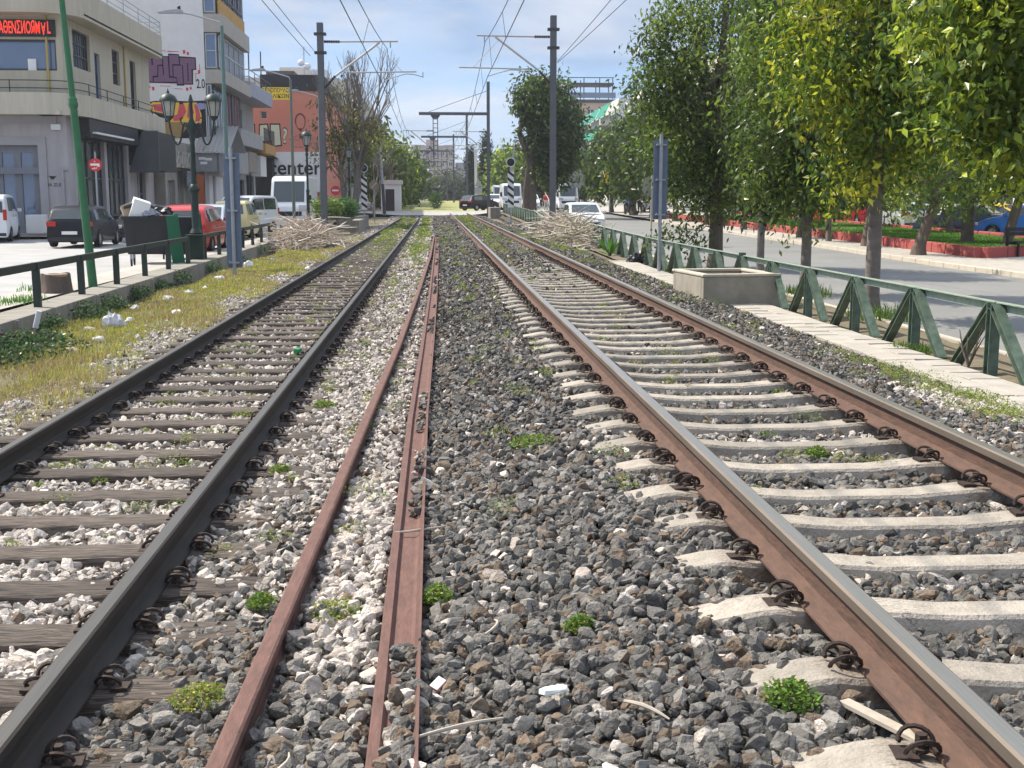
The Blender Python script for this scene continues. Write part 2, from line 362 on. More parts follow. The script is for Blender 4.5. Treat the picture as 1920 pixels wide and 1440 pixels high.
strip('track_bed', np.arange(-5.55,5.35,.1), np.concatenate([np.arange(1,12,.1), np.arange(12,30,.3), np.arange(30,112,1.)]),
      lambda X, Y: bed(X, Y)-.022+.008*np.sin(X*23+Y*5)*np.sin(Y*19-X*7), M['gravelbed'], bedcol)
strip('left_street', np.array([-45,-13.9,-10,-7.3]), YY[1:15], lambda X, Y: zL(Y)-.02, M['street'])
strip('left_pavement', np.array([-7.3,-7.29,-6.9,-6.42]), YY[1:9], lambda X, Y: np.where(X < -7.295, zL(Y)-.03, zL(Y)+.07), M['slab'])
strip('building_pavement', np.array([-45,-15,-14.3,-14.29]), np.array([52.,60,70,90,104]), lambda X, Y: np.where(X > -14.295, zL(Y)-.03, zL(Y)+.10), M['conc'])
strip('dirt_strip', np.arange(5.5,7.01,.25), np.concatenate([np.arange(2,60,1.), np.arange(60,110,5)]), lambda X, Y: zR(Y)-.06+.03*np.sin(X*9+Y*3), M['soil'])
strip('right_road', np.array([6.9,9,12,14.35]), YY, lambda X, Y: zR(Y)-.1, M['asphalt'])
strip('median_pavement', np.array([14.4,15.5,16.4,22.3]), YY, lambda X, Y: zR(Y)+.03, M['slab'])
strip('service_road', np.array([22.4,26,30]), YY, lambda X, Y: zR(Y)-.05, M['asphalt'])
strip('far_pavement', np.array([30.1,36]), YY, lambda X, Y: zR(Y)+.05, M['slab'])
# the road that crosses the tracks
strip('crossing_road', np.array([-45,-14,-6,-3,0,3,6,14.3]), np.array([107.5,109,112,115.5]), lambda X, Y: np.where(np.abs(X) > 5.9, np.where(X < 0, zL(Y), zR(Y)-.06), np.interp(Y, [107,111,116], [.02,.16,.32]))+.03, M['street'])
strip('far_trackside_grass', np.arange(-6,7,.5), np.array([116.,120,130,150,180,230,320]), lambda X, Y: bed(X, Y)+.08, pm('far grass', (.25,.27,.07), (.32,.29,.13), 1.5, .95))
b = MB()
for k in range(70):
    y0 = 8+k*1.0; z = zr(y0+.5)
    b.bb(14.25,14.42,y0,y0+.985,z-.2,z+.035)
    if k < 45: b.bb(6.88,7.0,y0,y0+.985,z-.2,z-.035)
struct(b.build('road_kerb', M['kerb'], bevel=.015))
b = MB()
for y0, n in ((6.2,16),(24.2,11),(43.0,7)):
    for k in range(n*2):
        y = y0+k*.5
        for j in range(2):
            if y0 > 40 and rnd.random() < .3: continue
            x = 5.06+j*.35+.02*math.sin(y); z = zr(y)-.005
            R = Matrix.Rotation(rnd.uniform(-.03,.03), 3, 'Y') @ Matrix.Rotation(rnd.uniform(-.03,.03), 3, 'X') @ Matrix.Rotation(rnd.uniform(-.02,.02), 3, 'Z')
            b.box(x+.17, y+.25, z-.03, .34, .485, .09, R)
struct(b.build('paved_path', M['slab'], bevel=.008))

# ================================================================== RAILS
LX, RX = (-2.83,-1.335), (1.395,2.92)
RAILP = [(.075,0),(.075,.010),(.02,.028),(.0085,.045),(.0085,.118),(.034,.131),(.036,.165),(.026,.172)]
def rail(name, mats, pts, zs, flip=None, sc_=1., label=None, group=None, cat='rail'):
    """rail profile swept along pts (x, y) with foot height zs; face materials: 0 side, 1 running top, 2 head side"""
    prof = [(x*sc_, z*sc_) for x, z in RAILP]+[(-x*sc_, z*sc_) for x, z in RAILP[::-1]]
    if flip: prof = [flip(p) for p in prof]
    b = MB(); k = len(prof); o = 0
    for (x, y), z in zip(pts, zs): b.v += [(x+p[0], y, z+p[1]) for p in prof]
    for i in range(len(pts)-1):
        for j in range(k):
            q = i*k; b.f.append((q+j, q+(j+1)%k, q+k+(j+1)%k, q+k+j))
            b.m.append(1 if j == 7 else 2 if j in (5,6,8,9) else 0)
    b.f.append(tuple(range(k))); b.m.append(0); b.f.append(tuple(range((len(pts)-1)*k, len(pts)*k))[::-1]); b.m.append(0)
    return tag(b.build(name, mats, smooth=28), label, cat, group)
RY = [1.2,3,6,10,15,20,30,40,60,80,100,112]
for i, x in enumerate(RX):
    rail('running_rail', [M['rust'], M['railtop'], M['railside']], [(x,y) for y in RY], [.078]*12,
         label=('rusty brown running rail with worn top, nearer rail of the concrete sleeper track', 'rusty brown running rail with worn top beside the gravel shoulder and paved path')[i], group='running rails')
for i, x in enumerate(LX):
    rail('running_rail', [M['darksteel'], M['darktop'], M['darksteel']], [(x,y) for y in RY], [-.235]*12, sc_=.96,
         label=('grimy dark running rail beside the grassy strip along the low wall', 'grimy dark running rail of the wooden sleeper track beside the pale gravel')[i], group='running rails')
p1 = [(-.76,1.6),(-.67,3.4),(-.61,6),(-.54,9.1),(-.43,13.7),(-.30,21.8),(-.14,34.4),(-.02,55)]
rail('loose_rail', [M['rustold']]*3, p1, [float(bed(x,y))-.045 for x, y in p1], label='loose rust red rail standing upright in the pale gravel between the tracks', cat='rail', sc_=.92)
p2 = [(-.215,1.6),(-.215,3.4),(-.22,6),(-.215,9.1),(-.17,13.7),(-.12,20.3),(-.05,34.4),(.03,52)]
rail('loose_rail', [M['rustold']]*3, p2, [float(bed(x,y))+.035 for x, y in p2], flip=lambda p: (.15-p[1], p[0]), label='loose rust red rail lying on its side with stones in its hollow', cat='rail', sc_=.92)

# ================================================================== SLEEPERS with their clips
def clip_mesh(mat):
    b = MB()
    b.box(-.03,0,.008,.075,.10,.016)                                  # base plate beside the rail foot
    b.lathe([(.028,.02),(.028,.032),(.017,.034),(.017,.05)], (.02,0,0), 8)
    b.lathe([(.020,.05),(.020,.078)], (.02,0,0), 6)                # square-ish bolt head
    for s in (-1,1):                                               # the two loops of the spring clip
        pts = []
        for k in range(11):
            a = PI*(k/10)*1.25-.4
            pts.append((.015-.055*math.cos(a), s*(.048+.018*math.sin(a*1.3)), .035+.042*max(0,math.sin(a))))
        b.tube(pts, .0085, 5)
    b.tube([(.06,-.05,.036),(.045,0,.044),(.06,.05,.036)], .008, 5)
    return b
cm = clip_mesh(0).build('rail_clip', M['clip'], smooth=40)
CLIP = cm.data; bpy.data.objects.remove(cm)
def sleeper_conc():
    b = MB(); xs = np.linspace(-1.27,1.27,40); prev = None
    for x in xs:
        a = abs(x); z = .072-.028*max(0,min(1,(.62-a)/.32))**1 - (.055*max(0,(a-.98)/.29) if a > .98 else 0)+.012*max(0,min(1,(a-.86)/.08))
        hw = .088+.014*max(0,min(1,(a-.3)/.35)); hb = hw+.045
        b.v += [(x,-hb,-.14),(x,-hw,z-.014),(x,-hw+.014,z),(x,hw-.014,z),(x,hw,z-.014),(x,hb,-.14)]
    for i in range(39):
        for j in range(5):
            q = i*6+j; b.f.append((q,q+6,q+7,q+1)); b.m.append(0)
    b.f.append(tuple(range(6))); b.f.append(tuple(range(39*6,40*6))[::-1]); b.m += [0,0]
    return b
def sleeper_wood(seed):
    r = random.Random(seed); b = MB(); n = 26
    for i in range(n):
        x = -1.25+2.5*i/(n-1); j = [r.uniform(-.006,.006) for _ in range(6)]
        hw = .118+j[0]; z = .0+j[1]*.6
        b.v += [(x,-hw,-.17),(x,-hw+j[2],z-.012),(x,-hw+.016,z+j[3]*.5),(x,-.02,z+j[4]*.6),(x,.035,z-.006+j[4]),(x,hw-.016,z+j[5]*.5),(x,hw,z-.012),(x,hw,-.17)]
    for i in range(n-1):
        for k in range(7):
            q = i*8+k; b.f.append((q,q+8,q+9,q+1)); b.m.append(0)
    b.f.append(tuple(range(8))); b.f.append(tuple(range((n-1)*8,n*8))[::-1]); b.m += [0,0]
    return b
so_ = sleeper_conc().build('concrete_sleeper', M['sleeper'], smooth=28); SC = so_.data; bpy.data.objects.remove(so_)
SW = []
for k in range(4):
    o = sleeper_wood(k).build('wooden_sleeper', M['wood'], smooth=50); SW.append(o.data); bpy.data.objects.remove(o)
def sleepers(kind, y0, dy, n, cx, z, rails, foot, label, group, near):
    for k in range(n):
        y = y0+k*dy+rnd.uniform(-.02,.02)
        o = bpy.data.objects.new(kind+'_sleeper', SC if kind == 'concrete' else SW[k % 4]); COL.objects.link(o)
        z_ = z-(.02 if kind == 'concrete' else -.012)*min(1,max(0,(y-18)/15))
        o.location = (cx+rnd.uniform(-.025,.025), y, z_+rnd.uniform(-.006,.006)); o.rotation_euler = (0,0,rnd.uniform(-.012,.012)+(PI if k % 3 == 0 else 0))
        o.rotation_euler.z = o.rotation_euler.z if kind == 'concrete' else rnd.uniform(-.02,.02)+(PI if k % 3 == 0 else 0)
        tag(o, label, 'sleeper', group)
        if y > near: continue
        mi = Matrix.LocRotScale(o.location, o.rotation_euler, None).inverted()
        for x in rails:
            for s in (-1,1):
                c = bpy.data.objects.new('rail_clip', CLIP); COL.objects.link(c); c.parent = o
                c.matrix_local = mi @ (Matrix.Translation((x+s*(.075+.056+rnd.uniform(-.004,.004)), y+rnd.uniform(-.012,.012), foot-.008)) @ Matrix.Rotation((PI if s > 0 else 0)+rnd.uniform(-.16,.16), 4, 'Z') @ Matrix.Rotation(rnd.uniform(-.08,.08), 4, 'X') @ Matrix.Scale(rnd.uniform(.84,.98), 4))
sleepers('concrete', 2.36, .6, 92, 2.157, 0., RX, .078, 'pale grey concrete sleeper under the rusty brown rails', 'concrete sleepers', 34)
sleepers('wooden', 2.5, .6, 88, -2.08, -.24, LX, -.236, 'weathered brown wooden sleeper under the grimy dark rails', 'wooden sleepers', 30)

# ================================================================== BALLAST
def hull(n, seed, flat=.75):
    r = random.Random(seed); bm = bmesh.new()
    e = (1, r.uniform(.55,.92), r.uniform(.36,.66)*flat/.75)
    for _ in range(n):
        while True:
            p = Vector((r.uniform(-1,1), r.uniform(-1,1), r.uniform(-1,1)))
            m = max(abs(p.x), abs(p.y), abs(p.z))
            if m > .2: break
        p = p.normalized()*.75+p/m*.25
        bm.verts.new((p.x*e[0], p.y*e[1], p.z*e[2]))
    res = bmesh.ops.convex_hull(bm, input=bm.verts[:]); bmesh.ops.delete(bm, geom=[v for v in bm.verts if not v.link_faces], context='VERTS')
    bmesh.ops.triangulate(bm, faces=bm.faces[:]); bm.verts.index_update()
    bmesh.ops.recalc_face_normals(bm, faces=bm.faces[:])
    V = np.array([v.co[:] for v in bm.verts]); Fc = np.array([[v.index for v in f.verts] for f in bm.faces]); bm.free()
    return V, Fc
HN = [hull(22,k) for k in range(14)]; HM = [hull(13,50+k) for k in range(10)]; HF = [hull(8,90+k) for k in range(6)]
def stones(P, S, C, variants):
    """P (n,3) places, S (n,) radii, C (n,3) colours -> arrays for one mesh"""
    n = len(P); which = npr.integers(0, len(variants), n); Vs, Fs, Cs = [], [], []; off = 0
    q = npr.normal(size=(n,4)); q[:,1:3] *= .55; q /= np.linalg.norm(q, axis=1)[:,None]
    a, b_, c, d = q.T
    R = np.stack([np.stack([1-2*(c*c+d*d), 2*(b_*c-a*d), 2*(b_*d+a*c)],-1), np.stack([2*(b_*c+a*d), 1-2*(b_*b_+d*d), 2*(c*d-a*b_)],-1), np.stack([2*(b_*d-a*c), 2*(c*d+a*b_), 1-2*(b_*b_+c*c)],-1)], 1)
    for k, (V, Fc) in enumerate(variants):
        i = np.where(which == k)[0]
        if not len(i): continue
        W = np.einsum('nij,vj->nvi', R[i], V)*S[i][:,None,None]+P[i][:,None,:]
        m = len(V); Vs.append(W.reshape(-1,3)); Fs.append((Fc[None]+(np.arange(len(i))*m)[:,None,None]).reshape(-1,3)+off)
        Cs.append(np.repeat(C[i], m, 0)*npr.uniform(.9,1.1,(len(i)*m,1))); off += m*len(i)
    return np.concatenate(Vs), np.concatenate(Fs), np.concatenate(Cs)
def in_view(x, y, marg=.6):
    u = (x*math.cos(PS)-y*math.sin(PS)); d = (x*math.sin(PS)+y*math.cos(PS))*math.cos(TH)+.2
    return np.abs(u) < d*960/F+marg
def field(y0, y1, dens, s0, s1, x0=-3.9, x1=4.95):
    """random places on the bed between y0 and y1, clear of sleepers and rails"""
    n = int((x1-x0)*(y1-y0)*dens); x = npr.uniform(x0,x1,n); y = npr.uniform(y0,y1,n)
    k = in_view(x, y); x, y = x[k], y[k]; n = len(x)
    s = npr.lognormal(math.log((s0+s1)/2*.92), .36, n).clip(s0*.45, s1*1.5)
    keep = np.ones(n, bool)
    dc = np.abs((y-2.36+.3) % .6-.3); inc = (np.abs(x-2.157) < 1.26) & (dc < .10); edge = np.abs(np.abs(x-2.157)-1.27)
    keep &= ~(inc & (npr.random(n) < np.where(np.abs(x-2.157) >  .97, .30, .955)))
    dw = np.abs((y-2.5+.3) % .6-.3); inw = (np.abs(x+2.08) < 1.25) & (dw < .12)
    keep &= ~(inw & (npr.random(n) < np.where(np.abs(x+2.08) > .85, .45, .94)))
    for xr in RX+LX: keep &= np.abs(x-xr) > .085
    r1 = np.interp(y, [p[1] for p in p1], [p[0] for p in p1]); keep &= np.abs(x-r1) > .05
    r2 = np.interp(y, [p[1] for p in p2], [p[0] for p in p2]); inside = (x > r2-.02) & (x < r2+.155) & (y < 53)
    keep &= ~(inside & ((npr.random(n) > .5) | (x < r2+.07) | (np.sin(y*2.1)+np.sin(y*.83+1) < .25)) & ~((y < 4.3) & (x > r2+.05)))
    x, y, s, inside = x[keep], y[keep], s[keep], inside[keep]; n = len(x)
    z = bed(x, y)+npr.uniform(-.02,.018,n)+np.where(inside, .045, 0)+.012*np.sin(x*7+1)*np.sin(y*6)
    inR = (np.abs(x-2.157) < 1.2)
    z = z+np.where(inR, -.012+.045*np.clip((y-15)/20,0,1), 0)
    # colours: pale limestone on the left, dark basalt with brown on the right
    t = npr.random(n); e = npr.random((n,1)); lum = npr.uniform(.75,1.25,(n,1))
    dark = np.array([[.118,.111,.102]])*lum*(.55+.9*e); brown = np.array([[.175,.13,.092]])*lum; pale = np.array([[.58,.52,.465]])*npr.uniform(.7,1.25,(n,1)); mid = np.array([[.225,.21,.19]])*lum
    warm = np.array([[.42,.36,.31]])*lum
    pl = 1/(1+np.exp((x+.16+.05*np.sin(y*3))*40))                                # pale side
    nearmix = np.clip((4.9-y)/.9+.35*np.sin(x*6), 0, 1)*(x > -1.25)*(x < 0)           # dark stones spill over close to us
    midl = ((x > -1.25) & (x < -.55) & (y < 7.5))*.38
    p_pale = np.where(pl > .5, .80-nearmix*.72-midl, .05)
    p_pale = np.where((x > 3.75) & (np.abs(y-9.3-(x-4)*.6) < .75+.25*np.sin(x*9)), .85, p_pale)
    p_pale = np.where((x > .9) & (x < 3.5) & (np.abs(y-7.4) < .4), .3, p_pale)
    C = np.where((t < p_pale)[:,None], np.where(npr.random((n,1)) < .15, warm, pale), np.where((npr.random(n) < .18)[:,None], brown, np.where((npr.random(n) < np.where(pl > .5, .6, .34))[:,None], mid, dark)))
    return np.stack([x, y, z], 1), s, C
parts = []
for y0, y1, dens, s0, s1, vs in ((2.1,7.5,1350,.022,.038,HN),(7.5,14,900,.022,.037,HM),(14,26,520,.026,.042,HF),(26,50,230,.036,.055,HF),(50,108,85,.05,.085,HF)):
    P, S, C = field(y0, y1, dens, s0, s1); parts.append(stones(P, S, C, vs))
V, Fc, C, o = [], [], [], 0
for a, b_, c in parts: V.append(a); Fc.append(b_+o); C.append(c); o += len(a)
g = npmesh('ballast', np.concatenate(V), np.concatenate(Fc), M['stone'], np.concatenate(C))
tag(g, 'crushed stone ballast, pale on the left of the rusty loose rails and dark on their right', 'gravel', kind='stuff')
# scattered stones in the grass by the left rail
n = 5200; x = -3.25-np.abs(npr.normal(0,.42,n)); y = npr.uniform(5.5,30,n)**1.0; k = in_view(x,y); x, y = x[k], y[k]; n = len(x)
P = np.stack([x,y,bed(x,y)+npr.uniform(-.01,.015,n)],1)
V, Fc, C = stones(P, npr.uniform(.02,.045,n), np.array([[.5,.47,.44]])*npr.uniform(.6,1.2,(n,1)), HF)
tag(npmesh('gravel_edge', V, Fc, M['stone'], C), 'loose pale stones at the edge of the grass by the dark rail', 'gravel', kind='stuff')

# ================================================================== GRASS, WEEDS
def blades(P, h, wd, C, lean=.5):
    """grass blades as two-segment strips"""
    n = len(P); a = npr.uniform(0,2*PI,n); d = np.stack([np.cos(a),np.sin(a),np.zeros(n)],1); s = np.stack([-np.sin(a),np.cos(a),np.zeros(n)],1)
    l = npr.uniform(.1,lean,n)[:,None]*h[:,None]; up = np.array([[0,0,1.]])
    w_ = (wd if np.ndim(wd) else np.full(n,wd))[:,None]
    p0 = P; p1 = P+up*h[:,None]*.6+d*l*.35; p2 = P+up*h[:,None]*npr.uniform(.75,1,n)[:,None]+d*l
    V = np.stack([p0-s*w_, p0+s*w_, p1+s*w_*.8, p1-s*w_*.8, p2+s*w_*.1, p2-s*w_*.1],1).reshape(-1,3)
    o = np.arange(n)*6
    Fc = np.concatenate([np.stack([o,o+1,o+2,o+3],1), np.stack([o+3,o+2,o+4,o+5],1)])
    return V, Fc, np.repeat(C,6,0)
def grasscol(n, dry):
    t = npr.random((n,1)); g = np.array([[.30,.36,.065]])*npr.uniform(.6,1.25,(n,1)); yl = np.array([[.53,.48,.11]])*npr.uniform(.7,1.15,(n,1)); br = np.array([[.44,.34,.18]])*npr.uniform(.6,1.1,(n,1))
    return np.where(t < .35*(1-dry), g, np.where(t < 1-dry*.75, yl, br))
def scatter_grass(n, x0, x1, y0, y1, pw=1.6):
    x = npr.uniform(x0,x1,n); y = y0+(y1-y0)*npr.random(n)**pw; k = in_view(x,y); return x[k], y[k]
x, y = scatter_grass(150000, -5.5, -3.12, 6, 58)
k = (npr.random(len(x)) < np.clip((-3.05-x)/.55, .05, 1)) & (np.sin(x*5+y*1.7)+np.sin(y*2.3-x*3)+npr.normal(0,.8,len(x)) > -.85)
x, y = x[k], y[k]; n = len(x)
V, Fc, C = blades(np.stack([x,y,bed(x,y)-.01],1), npr.uniform(.04,.11,n)*(1+.5*np.sin(x*3+y)), np.clip(y*.00032,.003,.02), grasscol(n,(.5+.28*np.sin(y*.8+x*2)+.3*np.sin(y*2.1-x*4)).clip(.05,1.1)[:,None]))
tag(npmesh('grass', V, Fc, M['weed'], C), 'yellow green grass on the strip between the low wall and the dark rail', 'grass', kind='stuff')
# broad little leaves: ground cover among the stones
def leaflets(P, s, C, droop=.4):
    n = len(P); a = npr.uniform(0,2*PI,n); e = npr.uniform(-droop,.9,n)
    d = np.stack([np.cos(a)*np.cos(e),np.sin(a)*np.cos(e),np.sin(e)],1); r = npr.normal(size=(n,3)); sd = np.cross(d,r); sd /= np.linalg.norm(sd,axis=1)[:,None]+1e-9
    s = s[:,None]; V = np.stack([P, P+d*s*.5+sd*s*.26, P+d*s, P+d*s*.5-sd*s*.26],1).reshape(-1,3)
    o = np.arange(n)*4
    return V, np.stack([o,o+1,o+2,o+3],1), np.repeat(C,4,0)
def weedcol(n, yel=.3):
    t = npr.random((n,1)); g = np.array([[.15,.26,.04]])*npr.uniform(.55,1.3,(n,1)); yl = np.array([[.44,.44,.09]])*npr.uniform(.6,1.1,(n,1))
    return np.where(t < yel, yl, g)
def tuft(r, h, n, size, yel=.3):
    a = npr.uniform(0,2*PI,n); q = r*npr.random(n)**.6; z = npr.random(n)**.8*h*(1-(q/r)**2*.7)
    return leaflets(np.stack([q*np.cos(a),q*np.sin(a),z],1), npr.uniform(.6,1.3,n)*size, weedcol(n,yel))
Vs, Fs, Cs, off = [], [], [], 0
spots = []
for _ in range(620):
    zone = rnd.random(); y = 6+62*rnd.random()**1.25
    x = rnd.uniform(-2.7,-1.5) if zone < .3 else rnd.uniform(-1.2,-.3) if zone < .5 else rnd.uniform(.2,1.1) if zone < .68 else rnd.uniform(1.6,2.8) if zone < .85 else rnd.uniform(3.3,4.8)
    spots.append((x,y,rnd.uniform(.04,.12)))
for _ in range(80): spots.append((rnd.uniform(3.95,5.0), rnd.uniform(8.4,12.4), rnd.uniform(.07,.2)))
for _ in range(60): spots.append((rnd.uniform(3.4,4.9), rnd.uniform(18,55), rnd.uniform(.06,.16)))
for _ in range(260): spots.append((rnd.choice((rnd.uniform(-2.7,-1.5),rnd.uniform(1.5,2.8),rnd.uniform(-.9,-.2))), rnd.uniform(32,104), rnd.uniform(.1,.3)))
for x, y, r in spots:
    V, Fc, C = tuft(r, r*.7, int(70+r*500), max(.016,.001*y), rnd.uniform(.2,.75))
    V = V+np.array([[x,y,float(bed(x,y))+.01]]); Vs.append(V); Fs.append(Fc+off); Cs.append(C); off += len(V)
tag(npmesh('ground_cover', np.concatenate(Vs), np.concatenate(Fs), M['weed'], np.concatenate(Cs)), 'low green and yellow weeds creeping among the ballast stones', 'weeds', kind='stuff')
WEEDS = [  # x, y, radius, height, leaf, yellowness, label
 (1.05,3.36,.085,.075,.028,.05,'bright green leafy weed by the concrete sleeper end at lower right'),
 (2.6,3.98,.085,.06,.028,.05,'flat green weed on a pale sleeper between the rusty brown rails'),
 (-.78,5.15,.07,.07,.026,.1,'small dark green weed between the dark rail and the upright loose rail'),
 (-.86,4.15,.11,.07,.026,.75,'yellow green creeping weed against the upright loose rust red rail'),
 (-.42,4.95,.13,.05,.024,.6,'yellowish trailing weed between the two loose rust red rails'),
 (.0,4.85,.07,.08,.028,.2,'green weed with yellow flowers at the edge of the rail lying on its side'),
 (.62,7.4,.17,.07,.032,.25,'bright green sprawling weed on the dark stones between the tracks'),
 (-1.08,2.95,.08,.14,.035,.15,'tall light green weed at the foot of the dark rail, lower left'),
 (-1.72,3.75,.16,.07,.026,.5,'yellow green weed growing over a wooden sleeper end, lower left'),
 (2.28,6.95,.07,.07,.026,.15,'little green weed with a reddish base on dark stones between rusty rails'),
 (4.62,9.9,.30,.12,.035,.45,'broad green weed creeping over the edge of the paved path'),
 (4.75,8.7,.34,.13,.035,.5,'broad yellow green weed beside the white gravel patch'),
 (.52,4.2,.06,.05,.024,.15,'tiny green weed alone on the dark stones in the middle'),
 (-1.05,7.9,.08,.06,.026,.3,'small green weed on pale gravel between dark rail and loose rail'),
 (-.98,10.4,.10,.07,.03,.25,'round green weed on pale gravel right of a buried wooden sleeper'),
]
for x, y, r, h, s, yl, lab in WEEDS:
    V, Fc, C = tuft(r, h, 620, s*.68, yl); o = npmesh('weed', V, Fc, M['weed'], C); o.location = (x,y,float(bed(x,y))+.012); tag(o, lab, 'weed')
# ================================================================== LEFT WALL AND RAILING
def wf(y): return -5.56-.0163*(y-12)            # face of the low wall
b = MB(); ys = [8+4.2*k for k in range(10)]+[50.3]
for y0, y1 in zip(ys, ys[1:]):
    y1 -= .035; xa, xb = wf(y0), wf(y1)
    t0, t1 = -.055+.004*rnd.uniform(-1,1), -.055
    b.add([(xa,y0,-.6),(xa-.55,y0,-.6),(xa-.55,y0,t0),(xa,y0,t0),(xb,y1,-.6),(xb-.55,y1,-.6),(xb-.55,y1,t1),(xb,y1,t1)], [(0,1,2,3),(7,6,5,4),(0,3,7,4),(3,2,6,7),(2,1,5,6)])
    b.bar((xa-.02,y1,-.3),(xa-.02,y1+.035,-.3),.04,.48)
tag(b.build('retaining_wall', M['concdirty'], bevel=.012), 'low stained concrete wall between the grass strip and the left street', 'wall')
root = T('street_railing', 'dark green post and rail barrier on top of the low concrete wall', 'railing', (0,0,0))
pb = MB().box(0,0,.33,.10,.10,.68).build('post', M['fencedark'], root, bevel=.006); first = True
py_ = [15.93+2.42*k for k in range(14)]
for k, y in enumerate(py_):
    o = pb if k == 0 else pb.copy()
    if k: COL.objects.link(o)
    o.location = (wf(y)-.28, y, -.06); o.rotation_euler = (rnd.uniform(-.01,.01), rnd.uniform(-.012,.012), .016)
for k in range(len(py_)-1):
    if k == 6: continue
    y0, y1 = py_[k]+.05, py_[k+1]-.05
    MB().bar((wf(y0)-.28,y0,.555),(wf(y1)-.28,y1,.555),.055,.11).build('rail', M['fencedark'], root)
MB().bar((wf(9)-.28,9,.555),(wf(15.8)-.28,15.8,.555),.055,.11).build('rail', M['fencedark'], root)

# ================================================================== RIGHT FENCE
root = T('lattice_fence', 'faded green steel fence of posts and slanting braces along the right road', 'fence', (0,0,0))
def chan(b, p0, p1, wd=.10, dp=.10):
    """channel section open towards the tracks: web and two lips"""
    p0, p1 = Vector(p0), Vector(p1); d = (p1-p0).normalized(); y = Vector((1,0,0)); s = d.cross(y).normalized()
    b.bar(p0, p1, .012, wd, up=s); o = Vector((-dp/2-.006,0,0))
    for k in (-1,1): b.bar(p0+o+s*k*(wd/2-.007), p1+o+s*k*(wd/2-.007), dp, .012, up=s)
HF_ = .72
pm_ = MB(); chan(pm_, (0,0,-.1), (0,0,HF_), .115, .10); post0 = pm_.build('post', M['fencegreen'], root)
bm_ = MB(); chan(bm_, (.0,.055,HF_-.03), (.0,.88,-.06), .09); br0 = bm_.build('brace', M['fencegreen'], root)
bm_ = MB(); chan(bm_, (.0,-.055,HF_-.03), (.0,-.88,-.06), .09); br1 = bm_.build('brace', M['fencegreen'], root)
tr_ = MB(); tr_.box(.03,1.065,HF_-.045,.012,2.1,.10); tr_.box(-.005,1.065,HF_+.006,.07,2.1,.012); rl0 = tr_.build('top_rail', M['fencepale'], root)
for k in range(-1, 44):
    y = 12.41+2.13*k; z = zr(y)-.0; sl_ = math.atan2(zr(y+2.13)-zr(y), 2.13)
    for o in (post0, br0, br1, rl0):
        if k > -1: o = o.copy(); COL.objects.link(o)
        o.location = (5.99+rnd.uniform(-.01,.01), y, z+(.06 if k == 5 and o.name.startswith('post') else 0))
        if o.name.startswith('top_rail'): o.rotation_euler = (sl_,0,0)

# ================================================================== CONCRETE TROUGH
t = T('concrete_trough', 'cracked open concrete trough half sunk in the ballast before the green fence', 'trough', (5.2,21.35,-.28), .12)
b = MB(); W_, L_ = .70, .78
for x, y, sx, sy in ((0,-L_,2*W_,.12),(0,L_,2*W_,.12),(-W_+.06,0,.12,2*L_-.12),(W_-.06,0,.12,2*L_-.12)): b.box(x,y,.16,sx,sy,.66)
b.build('basin', M['conc'], t, bevel=.02)
b = MB()
for x, y, sx, sy in ((0,-L_,2*W_+.04,.15),(0,L_,2*W_+.04,.15),(-W_+.06,0,.15,2*L_-.16),(W_-.06,0,.15,2*L_-.16)): b.box(x,y,.515,sx,sy,.05)
b.build('rim', M['kerb'], t, bevel=.015)
b = MB().box(0,0,.1,2*W_-.2,2*L_-.1,.25); b.build('soil_fill', M['soil'], t)

# ================================================================== CATENARY
def hbeam(b, x, y, z0, z1, s=.24, ax='x'):
    f = .018
    if ax == 'x':
        b.bb(x-s/2,x+s/2,y-s/2,y-s/2+f,z0,z1); b.bb(x-s/2,x+s/2,y+s/2-f,y+s/2,z0,z1); b.bb(x-.01,x+.01,y-s/2+f,y+s/2-f,z0,z1)
    return b
def insulator(parent, p0, p1):
    p0, p1 = Vector(p0), Vector(p1); b = MB(); n = 7; pts, rs = [], []
    for k in range(n*2+1):
        pts.append(p0+(p1-p0)*(k/(n*2))); rs.append(.07 if k % 2 else .03)
    b.tube(pts, rs, 8); return b.build('insulator', M['insul'], parent)
def cantilever(root, sx, zt, tube, base, low, arm, full=True):
    """bracket carrying the wires: sx = direction (+1 to the right); local coordinates from the mast axis"""
    X = lambda x: x*sx
    insulator(root, (X(.14),0,zt), (X(.75),0,zt))
    MB().tube([(X(.1),0,zt),(X(.16),0,zt)], .03, 6).tube([(X(.75),0,zt+.0),(X(tube),0,zt+.03)], .034, 8).build('top_tube', M['tubewhite'], root)
    insulator(root, (X(.14),0,base), (X(.55),0,base+(zt-base)*.26))
    MB().tube([(X(.55),0,base+(zt-base)*.26),(X(tube*.76),0,zt-.02)], .042, 8).build('strut', M['tubewhite'], root)
    ls = .55+(tube*.76-.55)*.25
    MB().tube([(X(ls),0,low-.0),(X(ls+.12),0,low-.03),(X(tube+.7),0,low+.02)], .03, 8).build('register_tube', M['tubewhite'], root)
    MB().tube([(X(tube*.72),0,zt-.14),(X(tube*1.05),0,low+.02)], .012, 5).build('stay', M['tubewhite'], root)
    a0 = arm[0]; a1 = arm[1]
    MB().tube([(X(a0),0,low),(X(a0),0,low-.2)], .025, 6).tube([(X(a0),0,low-.18),(X(a0+(a1-a0)*.25),0,low-.08),(X(a0+(a1-a0)*.45),0,low-.07),(X(a0+(a1-a0)*.75),0,low-.2),(X(a1),0,low-.33)], .02, 6).build('steady_arm', M['tubewhite'], root)
    MB().tube([(X(tube*.9),0,zt),(X(tube*.9),0,zt-.22)], .025, 6).build('hanger', M['galv'], root)
